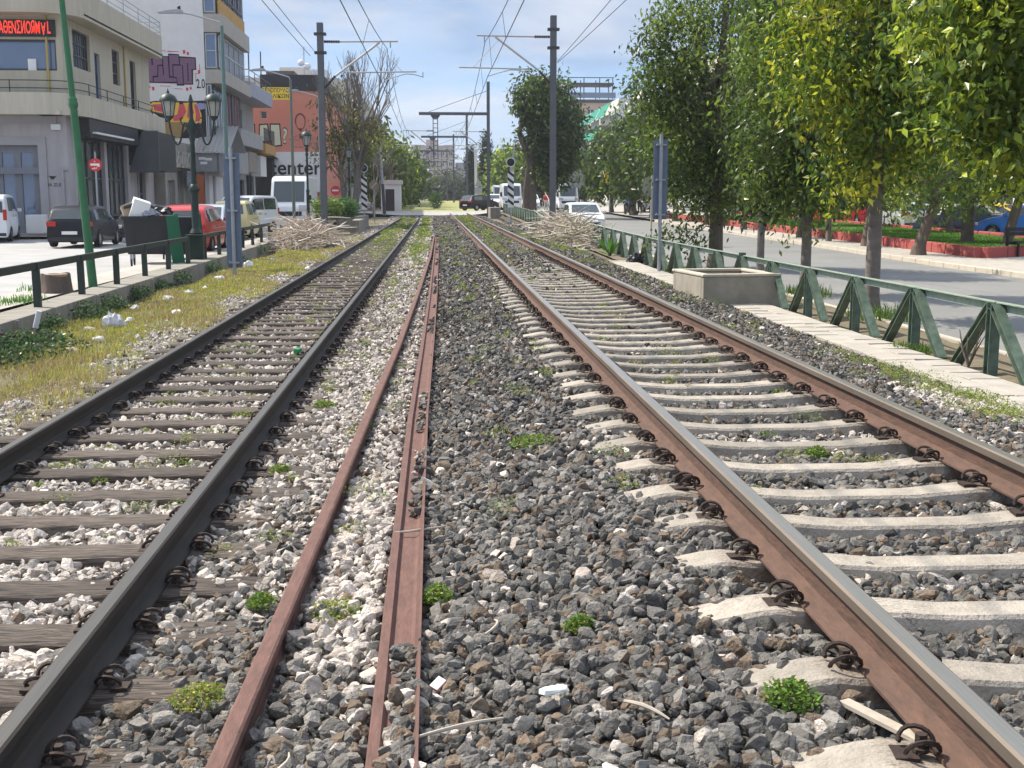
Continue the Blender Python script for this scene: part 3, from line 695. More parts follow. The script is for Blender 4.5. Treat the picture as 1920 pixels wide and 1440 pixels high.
def mast(x, y, sx, h, label, z0, low, zt, base, arms):
    r = T('catenary_mast', label, 'mast', (x,y,z0), 0, 'catenary masts')
    hbeam(MB(), 0,0,-.3,h).build('column', M['mastgrey'], r)
    for z in (zt+.28, zt-.42): MB().box(0,0,z,.46,.3,.09).build('clamp_bracket', M['wire'], r)
    cantilever(r, sx, zt, arms[0], base, low, arms[1:])
    return r
mast(-4.36, 48.3, 1, 8.55, 'grey steel mast with a light bracket, left of the tracks by the brush heap', -.3, 6.72, 7.85, 6.1, (3.0, 3.95, 2.45))
mast(4.7, 48.3, -1, 8.75, 'grey steel mast with a light bracket, right of the tracks by the branch heap', -.15, 6.75, 7.95, 6.2, (3.0, .95, 2.6))
def portal(y, x, h, x0, drop_x, label, dl=3.2):
    z0 = .1 if y < 115 else zr(y)-.1
    r = T('catenary_portal', label, 'mast', (x,y,z0), 0, 'catenary portals')
    hbeam(MB(), 0,0,-.3,h,.26).build('column', M['mastgrey'], r)
    zb = h-2.75
    MB().bb(x0-x,-.13,-.11,.11,zb,zb+.24).build('beam', M['mastgrey'], r)
    MB().tube([(-.1,0,zb+2.0),(x0-x+.8,0,zb+.25)], .022, 6).build('tie_rod', M['wire'], r)
    b = MB(); dx = drop_x-x
    for s in (-.19,.19): b.bb(dx+s-.035,dx+s+.035,-.05,.05,zb-dl,zb)
    n = int(dl/.34)
    for k in range(n+1): b.bb(dx-.19,dx+.19,-.03,.03,zb-dl+k*dl/n,zb-dl+k*dl/n+.05)
    b.prism([(-.42,0),(.42,0),(.22,-.3),(-.22,-.3)], (dx,.04,zb-.0), (1,0,0), (0,0,1), .08)
    b.build('lattice_drop', M['mastgrey'], r)
    c1 = T('bracket_group', None, None); bpy.data.objects.remove(c1)
    cantilever(r, -1, zb-1.35, 3.0, zb-3.1, zb-2.5, (.95,2.5))
    # bracket on the drop, shifted to its axis
    before = set(o.name for o in bpy.data.objects)
    cantilever(r, -1, zb-1.3, 2.7, zb-3.0, zb-2.45, (3.2,2.2))
    for o in bpy.data.objects:
        if o.name not in before: o.location.x += dx
    return r
portal(103, 4.56, 11.1, -1.25, .12, 'dark grey portal mast with a beam over the tracks at the level crossing', 3.6)
portal(150, 4.0, 11.0, -1.6, -.2, 'dark grey portal mast beyond the level crossing, second along the line', 3.4)
portal(196, 3.1, 10.8, -2.5, -1.05, 'grey portal mast far along the line, before the smallest ones', 3.4)
for k, y in enumerate((235,275,315,360)):
    px_ = 2.45-k*.8; portal(y, px_, 10.2, px_-5.6, px_-4.1, 'tiny grey portal mast in the distance at the end of the line', 3.2)
# overhead wires: contact and carrying wire with droppers for each track
def span(pts, sag, n=14):
    out_ = []
    for a, c in zip(pts, pts[1:]):
        for k in range(n):
            t = k/n; out_.append((a[0]+(c[0]-a[0])*t, a[1]+(c[1]-a[1])*t, a[2]+(c[2]-a[2])*t-sag*4*t*(1-t)*((c[1]-a[1])/55)**2))
    out_.append(pts[-1]); return out_
def at_y(pts, y):
    return Vector((np.interp(y,[p[1] for p in pts],[p[0] for p in pts]), y, np.interp(y,[p[1] for p in pts],[p[2] for p in pts])))
for lab, cw, mw in (('over the dark left rails', [(-2.25,-7,6.05),(-2.03,48.3,6.08),(-2.2,103,6.05),(-2.35,150,6.3),(-3.3,196,6.7),(-5.6,320,7.2)], [(-2.2,-7,7.3),(-1.8,48.3,7.32),(-2.15,103,7.2),(-2.35,150,7.45),(-3.2,196,7.7),(-5.6,320,8.1)]),
                    ('over the rusty right rails', [(2.3,-7,6.3),(2.12,48.3,6.27),(2.3,103,6.1),(1.75,150,6.35),(.95,196,6.7),(-1.5,320,7.2)], [(2.2,-7,7.6),(2.02,48.3,7.58),(2.2,103,7.3),(1.75,150,7.5),(.9,196,7.8),(-1.5,320,8.2)])):
    c_, m_ = span(cw, .05), span(mw, .85)
    r = tag(MB().tube(c_, .0135, 5).build('contact_wire', M['wire']), 'lower overhead wire '+lab, 'wire')
    r = tag(MB().tube(m_, .0125, 5).build('carrying_wire', M['wire']), 'upper sagging overhead wire '+lab, 'wire')
    for y in [4+8.2*k for k in range(24)]:
        MB().tube([at_y(m_,y), at_y(c_,y)], .007, 4).build('dropper', M['wire'], r)
for x, zs, lab in ((-4.6,(7.75,7.2),'thin feeder wire fixed to the left mast by the brush heap'),(-4.75,(7.5,7.0),'second thin feeder wire fixed to the left mast by the brush heap'),(4.95,(7.6,6.85),'thin feeder wire running from the right mast towards the viewer'),(6.6,(8.6,6.8),'outer thin feeder wire running up from the right mast')):
    tag(MB().tube(span([(x+(.9 if x > 5.5 else 0),-7,zs[0]+.3),(4.85 if x > 0 else x,48.2,zs[1])],.25), .011, 5).build('feeder_wire', M['wire']), lab, 'wire')

# ================================================================== POLES, LAMPS, SIGNS
def bez(p, n=10):
    o = []
    for k in range(n+1):
        t = k/n; q = [Vector(a) for a in p]
        while len(q) > 1: q = [q[i]*(1-t)+q[i+1]*t for i in range(len(q)-1)]
        o.append(q[0])
    return o
def lantern(parent, c, s=1.):
    x, y, z = c; a = MB()
    a.lathe([(.03*s,-.12*s),(.06*s,-.08*s),(.13*s,.0),(.135*s,.03*s)], c, 6)
    for k in range(6):
        t = 2*PI*k/6; a.bar((x+.13*s*math.cos(t),y+.13*s*math.sin(t),z+.02*s),(x+.21*s*math.cos(t),y+.21*s*math.sin(t),z+.46*s),.022*s,.022*s)
    a.lathe([(.27*s,.45*s),(.26*s,.49*s),(.2*s,.6*s),(.1*s,.66*s),(.05*s,.68*s)], c, 12)
    a.lathe([(.02*s,.67*s),(.045*s,.71*s),(.02*s,.76*s),(.005*s,.82*s)], c, 8)
    l = a.build('lantern', M['lampgreen'], parent, smooth=40)
    MB().lathe([(.118*s,.03*s),(.195*s,.445*s)], c, 6).build('lantern_glass', pm('milky lantern glass', (.62,.62,.58), (.45,.45,.43), 4, .15, transl=.5), l)
    return l
def ornate(x, y, z, h, double, label):
    r = T('ornate_street_lamp', label, 'street lamp', (x,y,z)); hb = h-1.2 if double else h-.95
    if double: MB().box(0,0,.32,.42,.42,.64).box(0,0,.66,.48,.48,.05).build('base', M['lampgreen'], r, bevel=.02)
    else: MB().lathe([(.17,0),(.17,.5),(.12,.6)], n=10).build('base', M['lampgreen'], r, smooth=40)
    prof = [(.14,.68),(.17,.72),(.12,.82),(.1,.86),(.1,1.78),(.14,1.82),(.15,1.88),(.095,1.98),(.075,2.0),(.06,hb-.5),(.085,hb-.42),(.05,hb-.3)] if double else [(.11,.6),(.075,.7),(.075,1.9),(.1,1.95),(.055,2.05),(.05,hb-.35),(.09,hb-.3),(.05,hb-.2),(.1,hb),(.03,hb+.05)]
    MB().lathe(prof, n=12).build('column', M['lampgreen'], r, smooth=40)
    if double:
        MB().lathe([(.05,hb-.3),(.11,hb-.22),(.11,hb-.05),(.05,hb+.1),(.045,hb+.5),(.07,hb+.54),(.02,hb+.72)], n=10).build('finial', M['lampgreen'], r, smooth=40)
        for s in (-1,1):
            b = MB(); b.tube(bez([(s*.08,0,hb-.1),(s*.36,0,hb+.32),(s*.12,0,hb-.85),(s*.5,0,hb-.9),(s*.58,0,hb+.05)],16), .028, 7)
            b.tube(bez([(s*.08,0,hb-.12),(s*.3,0,hb-.1),(s*.34,0,hb+.16),(s*.22,0,hb+.12)],8), .02, 6)
            b.build('scroll_arm', M['lampgreen'], r, smooth=60); lantern(r, (s*.58,0,hb+.14), .9)
    else: lantern(r, (0,0,hb+.12), 1.0)
    return r
ornate(-6.36,32.7,-.08,4.8,True,'dark green double lantern lamp standing on the low wall by the rubbish bin')
ornate(-6.04,58.5,-.05,4.9,False,'dark green single lantern lamp beside the tall white van')
ornate(-5.28,76,.0,4.85,False,'dark single lantern lamp in front of the bare tree trunk')
def armlamp(x, y, z, h, reach, label, mat, sgn=False):
    r = T('arm_street_lamp', label, 'street lamp', (x,y,z), 0, 'street lamps with one arm')
    MB().tube([(0,0,0),(0,0,1),(0,0,h)], [.085,.075,.05], 10).build('pole', mat, r, smooth=60)
    a = MB().tube([(0,0,h-.03),(-.06,0,h+.1),(-reach*.45,0,h+.33),(-reach*.62,0,h+.38)], .03, 7).build('arm', M['galv'], r)
    b = MB(); b.prism([(-.42,.0),(-.2,.05),(.15,.09),(.3,.06),(.3,-.03),(-.42,-.03)], (-reach*.72,.12,h+.38), (1,0,0), (0,0,1), .24)
    l = b.build('lamp_head', M['galv'], r, bevel=.015); MB().lathe([(.05,0),(.05,.1),(.02,.13)], (-reach*.62,0,h+.45), 8).build('sensor', M['black'], l)
    return r
armlamp(-6.31,37.6,-.1,6.75,2.0,'tall grey green street lamp with a single arm behind the blue sign back',pm('grey green pole',(.12,.19,.18),(.09,.15,.14),4,.5))
armlamp(-6.2,54,-.1,6.75,1.9,'tall grey street lamp with a single arm in front of the white van',pm('olive pole',(.13,.16,.13),(.1,.12,.1),4,.5))
armlamp(-6.15,66.5,-.05,6.9,1.9,'grey street lamp with a single arm half hidden by the left mast',M['galv'])
r = T('leaning_pole', 'tall green pole leaning to the left behind the low wall', 'pole', (-6.3,22.6,-.14)); r.rotation_euler = (0,-.055,0)
MB().tube([(0,0,0),(0,0,3.35)], [.082,.066], 16).build('lower_tube', M['polegreen'], r, smooth=60)
MB().lathe([(.068,3.3),(.085,3.34),(.085,3.4),(.073,3.43),(.082,3.46),(.06,3.5)], n=16).build('collar', M['polegreen'], r, smooth=50)
MB().tube([(0,0,3.45),(0,0,8)], [.057,.042], 14).build('upper_tube', M['polegreen'], r, smooth=60)
def signback(x, y, z, h, z0, z1, wd, label, rz=0):
    r = T('sign_board', label, 'sign', (x,y,z), rz, 'blue sign boards seen from behind')
    MB().tube([(0,0,-.3),(0,0,h)], .045, 10).build('post', M['galv'], r, smooth=60)
    MB().bb(-wd/2,wd/2,.05,.075,z0,z1).build('panel', M['blueback'], r, bevel=.004)
    b = MB()
    for zz in (z0+.12,(z0+z1)/2,z1-.12): b.bb(-.12,.12,-.05,.05,zz-.018,zz+.018); b.lathe([(.012,0),(.012,.05)], (-.1,-.06,zz), 6)
    b.build('clamp', M['galv'], r)
signback(-4.8,29.2,-.34,3.08,.25,2.95,.36,'narrow blue sign board seen from behind on a grey post in the left grass')
signback(5.62,30.0,-.27,3.4,1.3,3.25,.35,'narrow blue sign board seen from behind on a grey post by the right fence')
r = T('round_sign', 'round sign seen from behind on a thin pole at the edge of the right road', 'sign', (6.75,37.5,zr(37.5)-.1))
MB().tube([(0,0,-.1),(0,0,2.6)], .03, 8).build('post', M['kerb'], r); MB().lathe([(.32,0),(.32,.012)], (0,.05,2.25), 20, Matrix.Rotation(PI/2,3,'X')).build('disc', pm('sign back grey',(.33,.33,.27),(.25,.25,.2),4,.6), r)
def disc(r, c, rad, mat, nm, th=.015, par=None): return MB().lathe([(rad,0),(rad,th)], c, 22, Matrix.Rotation(PI/2,3,'X')).build(nm, mat, par or r)
r = T('no_entry_sign', 'round red no entry sign with scribbles in front of the corner shop windows', 'sign', (-12.56,46.2,-.14))
MB().tube([(0,0,0),(0,0,3.4)], .03, 8).build('post', M['galv'], r); d = disc(r,(0,-.04,2.92),.24,M['signred'],'disc')
MB().bb(-.17,.16,-.065,-.057,2.89,2.97).bb(.08,.16,-.065,-.057,2.85,2.89).build('white_bar', M['white'], d)
b = MB()
for p, q in (((-.12,2.80),(-.07,2.77)),((-.03,2.83),(-.05,2.76)),((.05,2.83),(.01,2.77)),((-.03,3.06),(.0,3.02))): b.bar((p[0],-.06,p[1]),(q[0],-.06,q[1]),.008,.03)
b.build('scribble', M['white'], d)
r = T('no_entry_sign', 'small round red no entry sign near the left mast, over the parked cars', 'sign', (-6.3,78,.0))
MB().tube([(0,0,0),(0,0,2.3)], .03, 6).build('post', M['galv'], r); d = disc(r,(0,-.04,2.05),.3,M['signred'],'disc'); MB().bb(-.2,.2,-.065,-.057,2.0,2.1).build('white_bar', M['white'], d)
def railsignal(x, y, z, label):
    r = T('crossing_signal', label, 'signal', (x,y,z))
    MB().tube([(0,.05,-.3),(0,.05,3.7)], .05, 8).build('post', M['galv'], r)
    d = disc(r,(0,-.02,3.75),.3,M['white'],'lamp_ring',.02); k = disc(r,(0,-.045,3.75),.25,M['black'],'lamp_face',.02,d)
    MB().lathe([(.1,0),(.1,.12)], (0,-.06,3.75), 12, Matrix.Rotation(PI/2,3,'X')).build('lamp_hood', M['plastic'], d)
    p = MB().bb(-.2,.2,-.02,.0,.85,3.15).build('striped_board', M['white'], r)
    b = MB()
    for q in range(5):
        z0 = .93+q*.46; lo, hi = .85, 3.15
        b.prism([(-.2,z0+.3),(-.2,z0+.5),(.2,z0+.2),(.2,z0)], (0,-.022,0), (1,0,0), (0,0,1), .004)
    b.build('black_stripes', M['black'], p)
    return r
railsignal(-4.95,86,-.1,'black and white striped signal with a round dark lamp left of the tracks')
railsignal(4.95,79,.12,'black and white striped signal with a round dark lamp by the right fence')
r = T('round_sign', 'round brown sign with a pale slash beside the left striped signal', 'sign', (-4.45,90,.0))
MB().tube([(0,0,-.2),(0,0,2.9)], .04, 8).build('post', M['galv'], r); d = disc(r,(0,-.04,2.5),.36,pm('brown sign',(.25,.19,.14),(.2,.15,.11),5,.6),'disc'); MB().bar((-.2,-.06,2.3),(.2,-.06,2.7),.01,.05).build('slash', M['kerb'], d)
r = T('white_pole', 'tall pale pole leaning slightly beside the guard hut', 'pole', (-4.45,108,.2)); r.rotation_euler = (0,-.05,0)
MB().tube([(0,0,-.2),(0,0,9.2)], [.14,.08], 10).build('shaft', M['galv'], r); MB().tube([(0,0,0),(0,0,2.6)], .15, 10).build('dark_sleeve', M['wire'], r)

# guard hut at the crossing
r = T('guard_hut', 'small white guard hut with a dark doorway at the level crossing', 'hut', (-4.15,117,.32))
b = MB(); b.wall((-.95,-.9,-.2),(1,0,0),1.9,2.75,[(.42,.25,1.28,2.3)],.15); b.wall((.95,-.9,-.2),(0,1,0),1.8,2.75); b.wall((-.95,.9,-.2),(0,-1,0),1.8,2.75); b.wall((.95,.9,-.2),(-1,0,0),1.9,2.75)
b.build('wall', M['whitewall'], r); MB().bb(-1.05,1.1,-1.05,1,2.55,2.9).bb(-1.0,1.0,-1,.9,2.9,2.96).build('roof', pm('hut roof',(.5,.4,.33),(.62,.6,.57),2,.9), r)
MB().bb(-.53,.33,-.76,-.74,.05,2.1).build('door', pm('dark brown door',(.045,.03,.03),(.03,.02,.02),5,.6), r); MB().bb(-.6,.4,-1.25,-.9,-.2,.05).build('step', M['conc'], r)

# ================================================================== BRUSH HEAPS, LITTER, PLANTS
def brush(name, label, cx, cy, z, rx, ry, h, n, r0, cols, big=0):
    Vb = MB(); r_ = random.Random(name+str(n)); vcol = []
    for k in range(n):
        a = r_.uniform(0,2*PI); q = r_.random()**.6; x, y = rx*q*math.cos(a), ry*q*math.sin(a); top = h*(1-q*q)**.7
        zz = top*r_.random()**.5; L = r_.uniform(.4,1.3); d = r_.uniform(0,2*PI); e = r_.uniform(-.35,.5); g = r_.random() < big
        pts = []; p = Vector((x,y,zz)); dr = Vector((math.cos(d)*math.cos(e),math.sin(d)*math.cos(e),math.sin(e)))
        for s in range(5):
            pts.append(p.copy()); p = p+dr*L/4*(1.6 if g else 1); dr = (dr+Vector((r_.uniform(-.35,.35),r_.uniform(-.35,.35),r_.uniform(-.4,.25)))).normalized(); p.z = max(p.z,.0)
        o = len(Vb.v); rr = r0*(2.4 if g else r_.uniform(.5,1.1)); Vb.tube(pts,[rr,rr*.9,rr*.75,rr*.6,rr*.35],4,cap=False)
        c = cols[0] if g else cols[r_.randrange(len(cols))]; s = r_.uniform(.7,1.2); vcol += [[c[0]*s,c[1]*s,c[2]*s]]*(len(Vb.v)-o)
    o = npmesh(name, np.array(Vb.v), np.array(Vb.f), M['twig'], np.array(vcol), smooth=True); o.location = (cx,cy,z)
    return tag(o, label, 'brush heap')
G = [(.52,.45,.38),(.36,.27,.19),(.42,.32,.23),(.3,.22,.15),(.47,.39,.31)]
brush('brush_heap','heap of dry brown twigs and branches at the end of the low wall',-5.0,47.2,-.33,1.3,3.4,1.1,1150,.014,[(.62,.56,.48),(.50,.40,.31),(.56,.46,.36),(.40,.31,.23),(.6,.52,.43)],.05)
brush('brush_heap','heap of pale dead branches by the right mast and fence',5.2,47.6,-.25,1.05,5.2,1.25,1200,.016,[(.6,.54,.46),(.48,.41,.33),(.55,.47,.37),(.42,.34,.25),(.64,.57,.48),(.36,.36,.14)],.09)
def pzz(u, v, z):
    """point of the ground at height z seen at a place of the photograph"""
    a, b_ = (u-960)/F, (720-v)/F; c, s, cp, sp = math.cos(TH), math.sin(TH), math.cos(PS), math.sin(PS)
    d = (sp*c+a*cp+b_*sp*s, cp*c-a*sp+b_*cp*s, -s+b_*c); k = (z-H)/d[2]; return (d[0]*k, d[1]*k, z)
def crumple(sx, sy, sz, seed, spiky=.26):
    r_ = np.random.default_rng(seed); bm = bmesh.new(); bmesh.ops.create_icosphere(bm, subdivisions=4, radius=1)
    V = np.array([v.co[:] for v in bm.verts]); f = r_.normal(size=(10,3))*np.array([2.2]*4+[5]*6)[:,None]; ph = r_.uniform(0,6,10); d = sum((1-np.abs(np.sin(V@f[k]+ph[k])))*(.42 if k > 3 else 1) for k in range(10))
    V = V*(.5+spiky*d/2)[:,None]*np.array([[sx,sy,sz]]); V[:,2] = np.maximum(V[:,2], -.15*sz)+.15*sz
    b = MB(); b.add(V, [[v.index for v in f_.verts] for f_ in bm.faces]); bm.free(); return b
LIT = [(212,612,.24,.17,.26,'bag','big crumpled white plastic bag leaning near the low wall'),(243,602,.10,.08,.08,'white','small bright white scrap beside the crumpled bag'),(168,618,.17,.10,.07,'conc','flattened grey wrapper at the foot of the low wall'),
 (186,640,.13,.10,.09,'white','white torn paper among green leaves'),(132,668,.26,.16,.15,'cardboard','torn beige sack beside the dark leafy bush'),(258,636,.05,.04,.07,'white','little folded white paper in the yellow grass'),
 (316,566,.22,.17,.17,'bag','rounded white bag in the grass behind the blue scraps'),(290,572,.10,.07,.07,'bagblue','blue plastic scrap close to the low wall'),(319,576,.11,.07,.07,'bagblue','blue plastic scrap in front of the rounded white bag'),
 (331,592,.17,.12,.12,'white','white wrapper next to a black one in the grass'),(351,588,.12,.09,.08,'bagblack','black wrapper in the yellow grass'),(253,578,.15,.10,.1,'bag','grey white bag tucked against the low wall'),
 (353,552,.16,.10,.12,'bag','clear crumpled bag at the wall below the lantern lamp'),(466,500,.24,.16,.24,'white','white carton scrap standing in the grass right of the blue sign back'),(412,524,.2,.14,.13,'bag','pale bag at the foot of the blue sign post'),
 (447,528,.24,.1,.08,'white','long white wrapper right of the blue sign post'),(384,540,.1,.07,.06,'bag','small pale bag between wall and sign post'),(578,524,.09,.07,.09,'white','white paper caught on the far dark rail'),
 (289,662,.09,.05,.05,'white','white scrap on the gravel next to the dark rail'),(497,508,.1,.08,.06,'cardboard','brown paper scrap near the brush heap'),(510,488,.16,.1,.09,'bagblue','pale blue bag near the end of the low wall')]
for k, (u, v, a, b_, c, m, lab) in enumerate(LIT):
    x, y, z = pzz(u, v, -.33); z = float(bed(x,y)) if x > -5.5 else -.33
    o = crumple(a*.85, b_*.85, c*.75, k+3).build('litter', M[m], smooth=25); o.location = (x, y, z+(.2 if u == 578 else 0)); o.rotation_euler = (0,0,k*1.3); tag(o, lab, 'litter')
o = crumple(.3,.22,.3,77).build('rubbish_bag', M['bagblack'], smooth=30); o.location = (5.72,34.2,zr(34)-.02); tag(o, 'black rubbish bag at the foot of the right fence', 'bag')
o = crumple(.3,.2,.2,78).build('rubbish_bag', M['bagblack'], smooth=30); o.location = (-3.85,44.6,-.3); tag(o, 'black rubbish bag beside the brush heap and dark rail', 'bag')
r = T('plastic_bottle','green plastic bottle lying by the inner dark rail','bottle',(-1.62,13.9,-.2),1.4)
MB().lathe([(.03,0),(.035,.02),(.035,.15),(.015,.2)], (0,0,0), 12, Matrix.Rotation(PI/2,3,'Y')).build('bottle_body', pm('green plastic',(.03,.32,.10),(.02,.25,.08),5,.2), r, smooth=40); MB().lathe([(.016,.2),(.016,.22)],(0,0,0),8,Matrix.Rotation(PI/2,3,'Y')).build('cap', M['white'], r)
o = MB().box(0,0,.03,.085,.055,.022, Matrix.Rotation(.5,3,'X') @ Matrix.Rotation(.9,3,'Z')).build('cigarette_packet', [M['white']], bevel=.003); o.location = (-.005,3.85,-.085); o.scale = (.6,.6,.6); tag(o,'small red and white packet beside the rail lying on its side','packet')
MB().box(0,.0,.03,.087,.057,.009, Matrix.Rotation(.5,3,'X') @ Matrix.Rotation(.9,3,'Z')).build('red_band', M['signred'], o)
o = hull(20,5); o = npmesh('marble_chip', o[0]*np.array([[.06,.026,.016]]), o[1], pm('white marble',(.66,.68,.64),(.55,.57,.54),9,.6)); o.location = (.365,3.62,.0); o.rotation_euler = (.2,0,.3); tag(o,'long white marble chip on the dark stones','stone')
# dry sticks lying on the stones
for x, y, L, a, c, lab in ((-.48,3.5,.2,1.2,1,'curved pale stick between upright loose rail and flat loose rail'),(.62,3.38,.18,-.9,0,'short pale stick on dark stones near the bottom'),(-.06,5.9,.3,.4,1,'thin curved twig lying across the rail on its side'),(.1,3.55,.36,.35,0,'long grey twig crossing the edge of the flat loose rail'),(1.27,3.2,.3,-1.15,0,'splintered grey wood strip against the rusty brown rail'),(.22,4.35,.16,1.3,1,'bent white twig right of the flat loose rail')):
    d = Vector((math.cos(a),math.sin(a),0)); n_ = Vector((-d.y,d.x,0)); z = float(bed(x,y))+.035
    pts = [Vector((x,y,z))+d*L*(t-.5)+n_*c*L*.7*(t-.5)**2+Vector((0,0,.012*math.sin(t*3))) for t in (0,.2,.4,.6,.8,1)]
    wide = 'splintered' in lab
    o = (MB().bar(pts[0],pts[-1],.04,.012) if wide else MB().tube(pts,[.005,.006,.007,.006,.005,.003],6)).build('stick', pm('pale dry wood',(.48,.42,.34),(.33,.28,.23),20,.9,stretch=(1,1,6)), smooth=40); tag(o, lab, 'stick')
# dark leafy bush and brown lump at the left edge
def leafy(name, label, cat, loc, blobs, n, size, cols, mat='leaf', droop=.4, parent=None):
    Ps = []
    for bx, by, bz, rx, ry, rz, wgt in blobs:
        m = int(n*wgt); d = npr.normal(size=(m,3)); d /= np.linalg.norm(d,axis=1)[:,None]; q = npr.random(m)**.4
        Ps.append(np.array([[bx,by,bz]])+d*q[:,None]*np.array([[rx,ry,rz]]))
    P = np.concatenate(Ps); P = P[P[:,2] > .0]; m = len(P)
    c = np.array(cols)[npr.integers(0,len(cols),m)]*npr.uniform(.65,1.25,(m,1))
    V, Fc, C = leaflets(P, npr.uniform(.6,1.25,m)*size, c, droop); o = npmesh(name, V, Fc, M[mat], C, parent)
    if not parent: o.location = loc; tag(o, label, cat)
    return o
DG = [(.03,.075,.02),(.045,.10,.03),(.06,.13,.035),(.02,.05,.018)]
leafy('bush','dark glossy leafy bush low in the grass at the left edge','bush',(-4.95,14.6,-.36),[(0,0,.05,.75,1.2,.3,.6),(-.3,1.2,.02,.5,.7,.2,.4)],5200,.06,DG+[(.10,.16,.05)])
for x, y, s, lab in ((-5.55,21.0,.32,'dark green plant against the low wall by the white bags'),(-5.78,27.5,.36,'dark green plant against the low wall below the lantern lamp'),(-5.5,17.4,.3,'green plant against the low wall beside a torn paper'),(-5.75,31.5,.34,'green plant by the wall behind the blue sign post'),(-6.0,42,.42,'green plant against the far end of the low wall'),(-5.62,23.2,.3,'green weedy plant by the wall next to the rounded white bag'),(-5.7,25.4,.26,'small green plant at the wall between two wall joints'),(-5.45,19.2,.34,'leafy green plant at the wall left of the big crumpled bag'),(-5.95,36.5,.34,'green plant at the wall behind the white carton scrap')):
    leafy('bush',lab,'bush',(x,y,-.36),[(0,0,.05,s,s*1.5,s*.8,1)],900,.055,[(.06,.13,.03),(.09,.17,.035),(.035,.08,.02)],'weed')
for u, lab in ((60,'tuft of bright grass behind the wall at the left edge'),(100,'tuft of bright grass beside the tree stump')):
    x, y, z = pzz(u,572 if u < 80 else 548,-.12); k = 160; V, Fc, C = blades(np.stack([npr.normal(0,.16,k),npr.normal(0,.3,k),np.zeros(k)],1), npr.uniform(.06,.16,k), .008, np.array([[.10,.24,.03]])*npr.uniform(.7,1.3,(k,1)))
    o = npmesh('grass_tuft', V, Fc, M['weed'], C); o.location = (x-.2,y,-.08); tag(o, lab, 'grass')
h_ = hull(22,31,.8); o = npmesh('broken_clay_lump', h_[0]*np.array([[.42,.3,.22]]), h_[1], pm('red brown clay',(.13,.06,.045),(.07,.035,.03),8,.9,bump=.6)); o.location = (-5.25,15.7,-.22); tag(o,'broken red brown lump in the bush at the left edge','lump')
o = MB().tube([(0,0,0),(.06,0,.22)],.035,10).build('plastic_tube', M['bag'], smooth=40); o.location = (-5.15,15.75,-.1); tag(o,'white plastic tube sticking up from the brown lump','tube')
r = T('tree_stump','sawn tree stump on the pavement behind the green railing','stump',(-6.62,21.4,-.12))
b = MB(); n = 20; pr = [(1.25,0),(1.08,.1),(1,.3),(.98,.36)]
for rr, z in pr:
    for k in range(n):
        t = 2*PI*k/n; q = .25*rr*(1+.1*math.sin(3*t)+.05*math.sin(7*t+1)); b.v.append((q*math.cos(t),q*math.sin(t),z+(.03*math.sin(2*t) if z > .3 else 0)))
for i in range(3):
    for k in range(n): q = i*n; b.f.append((q+k,q+(k+1)%n,q+n+(k+1)%n,q+n+k)); b.m.append(0)
b.build('bark', M['bark'], r, smooth=50)
MB().lathe([(.23,.33),(.22,.37),(.11,.375),(.09,.28)], n=18).build('cut_top', pm('cut wood',(.42,.30,.19),(.24,.16,.10),12,.9,bump=.4), r)
# palm sprout at the fence
r = T('palm_sprout','small bright green fan palm sprouting at the right fence','palm',(5.62,38.6,zr(38.6)-.05)); b = MB(); Vv = []
for k in range(26):
    a = rnd.uniform(0,2*PI); e = rnd.uniform(.35,1.45); L = rnd.uniform(.45,.85); d = Vector((math.cos(a)*math.cos(e),math.sin(a)*math.cos(e),math.sin(e))); s = d.cross(Vector((rnd.uniform(-1,1),rnd.uniform(-1,1),.3))).normalized()*.035
    b.add([Vector((0,0,.0))-s*.3,s*.3,d*L*.6+s,d*L,d*L*.6-s],[(0,1,2,3,4)])
b.build('frond', pm('palm leaf',(.13,.30,.03),(.09,.22,.025),6,.5,transl=.3), r)
MB().lathe([(.06,-.1),(.05,.12)], n=8).build('stem', M['bark'], r)
# planters and plants before the crossing on the left
for k, (x, y, w_, lab, cl) in enumerate(((-4.75,64,.55,'stone planter with a broad green bush beside the left mast',[(.06,.16,.03),(.10,.2,.04)]),(-5.35,60.5,.4,'stone planter with spiky yellow green plants near the left mast',[(.22,.28,.05),(.14,.24,.04)]))):
    r = T('stone_planter',lab,'planter',(x,y,-.2)); MB().lathe([(w_*.6,0),(w_*.7,.4),(w_*.85,.75),(w_*.8,.78),(w_*.7,.7)], n=12).build('pot', M['concdirty'], r, smooth=40)
    leafy('plant','','',None,[(0,0,1.25,.8,.8,.6,1)],1300,.17,cl,parent=r)
for x0, x1, y0, y1, z1, lab in ((-4.6,-4.1,66,71.5,.38,'low grey block wall beside the striped signal'),(-4.9,-4.45,74,82,.45,'grey stone edging before the left striped signal'),(4.3,5.1,94,98,.85,'short concrete block by the portal mast at the crossing'),(4.85,6.1,62,63,.32,'low concrete edge beside the right striped signal')):
    tag(MB().bb(x0,x1,y0,y1,-.4,z1).build('concrete_block', M['concdirty'], bevel=.03), lab, 'block')
leafy('bush','round green bush growing on the track beyond the crossing','bush',(.1,133,.35),[(0,0,.9,.75,.75,1.0,1)],1500,.17,[(.07,.17,.03),(.11,.21,.04),(.05,.11,.025)])
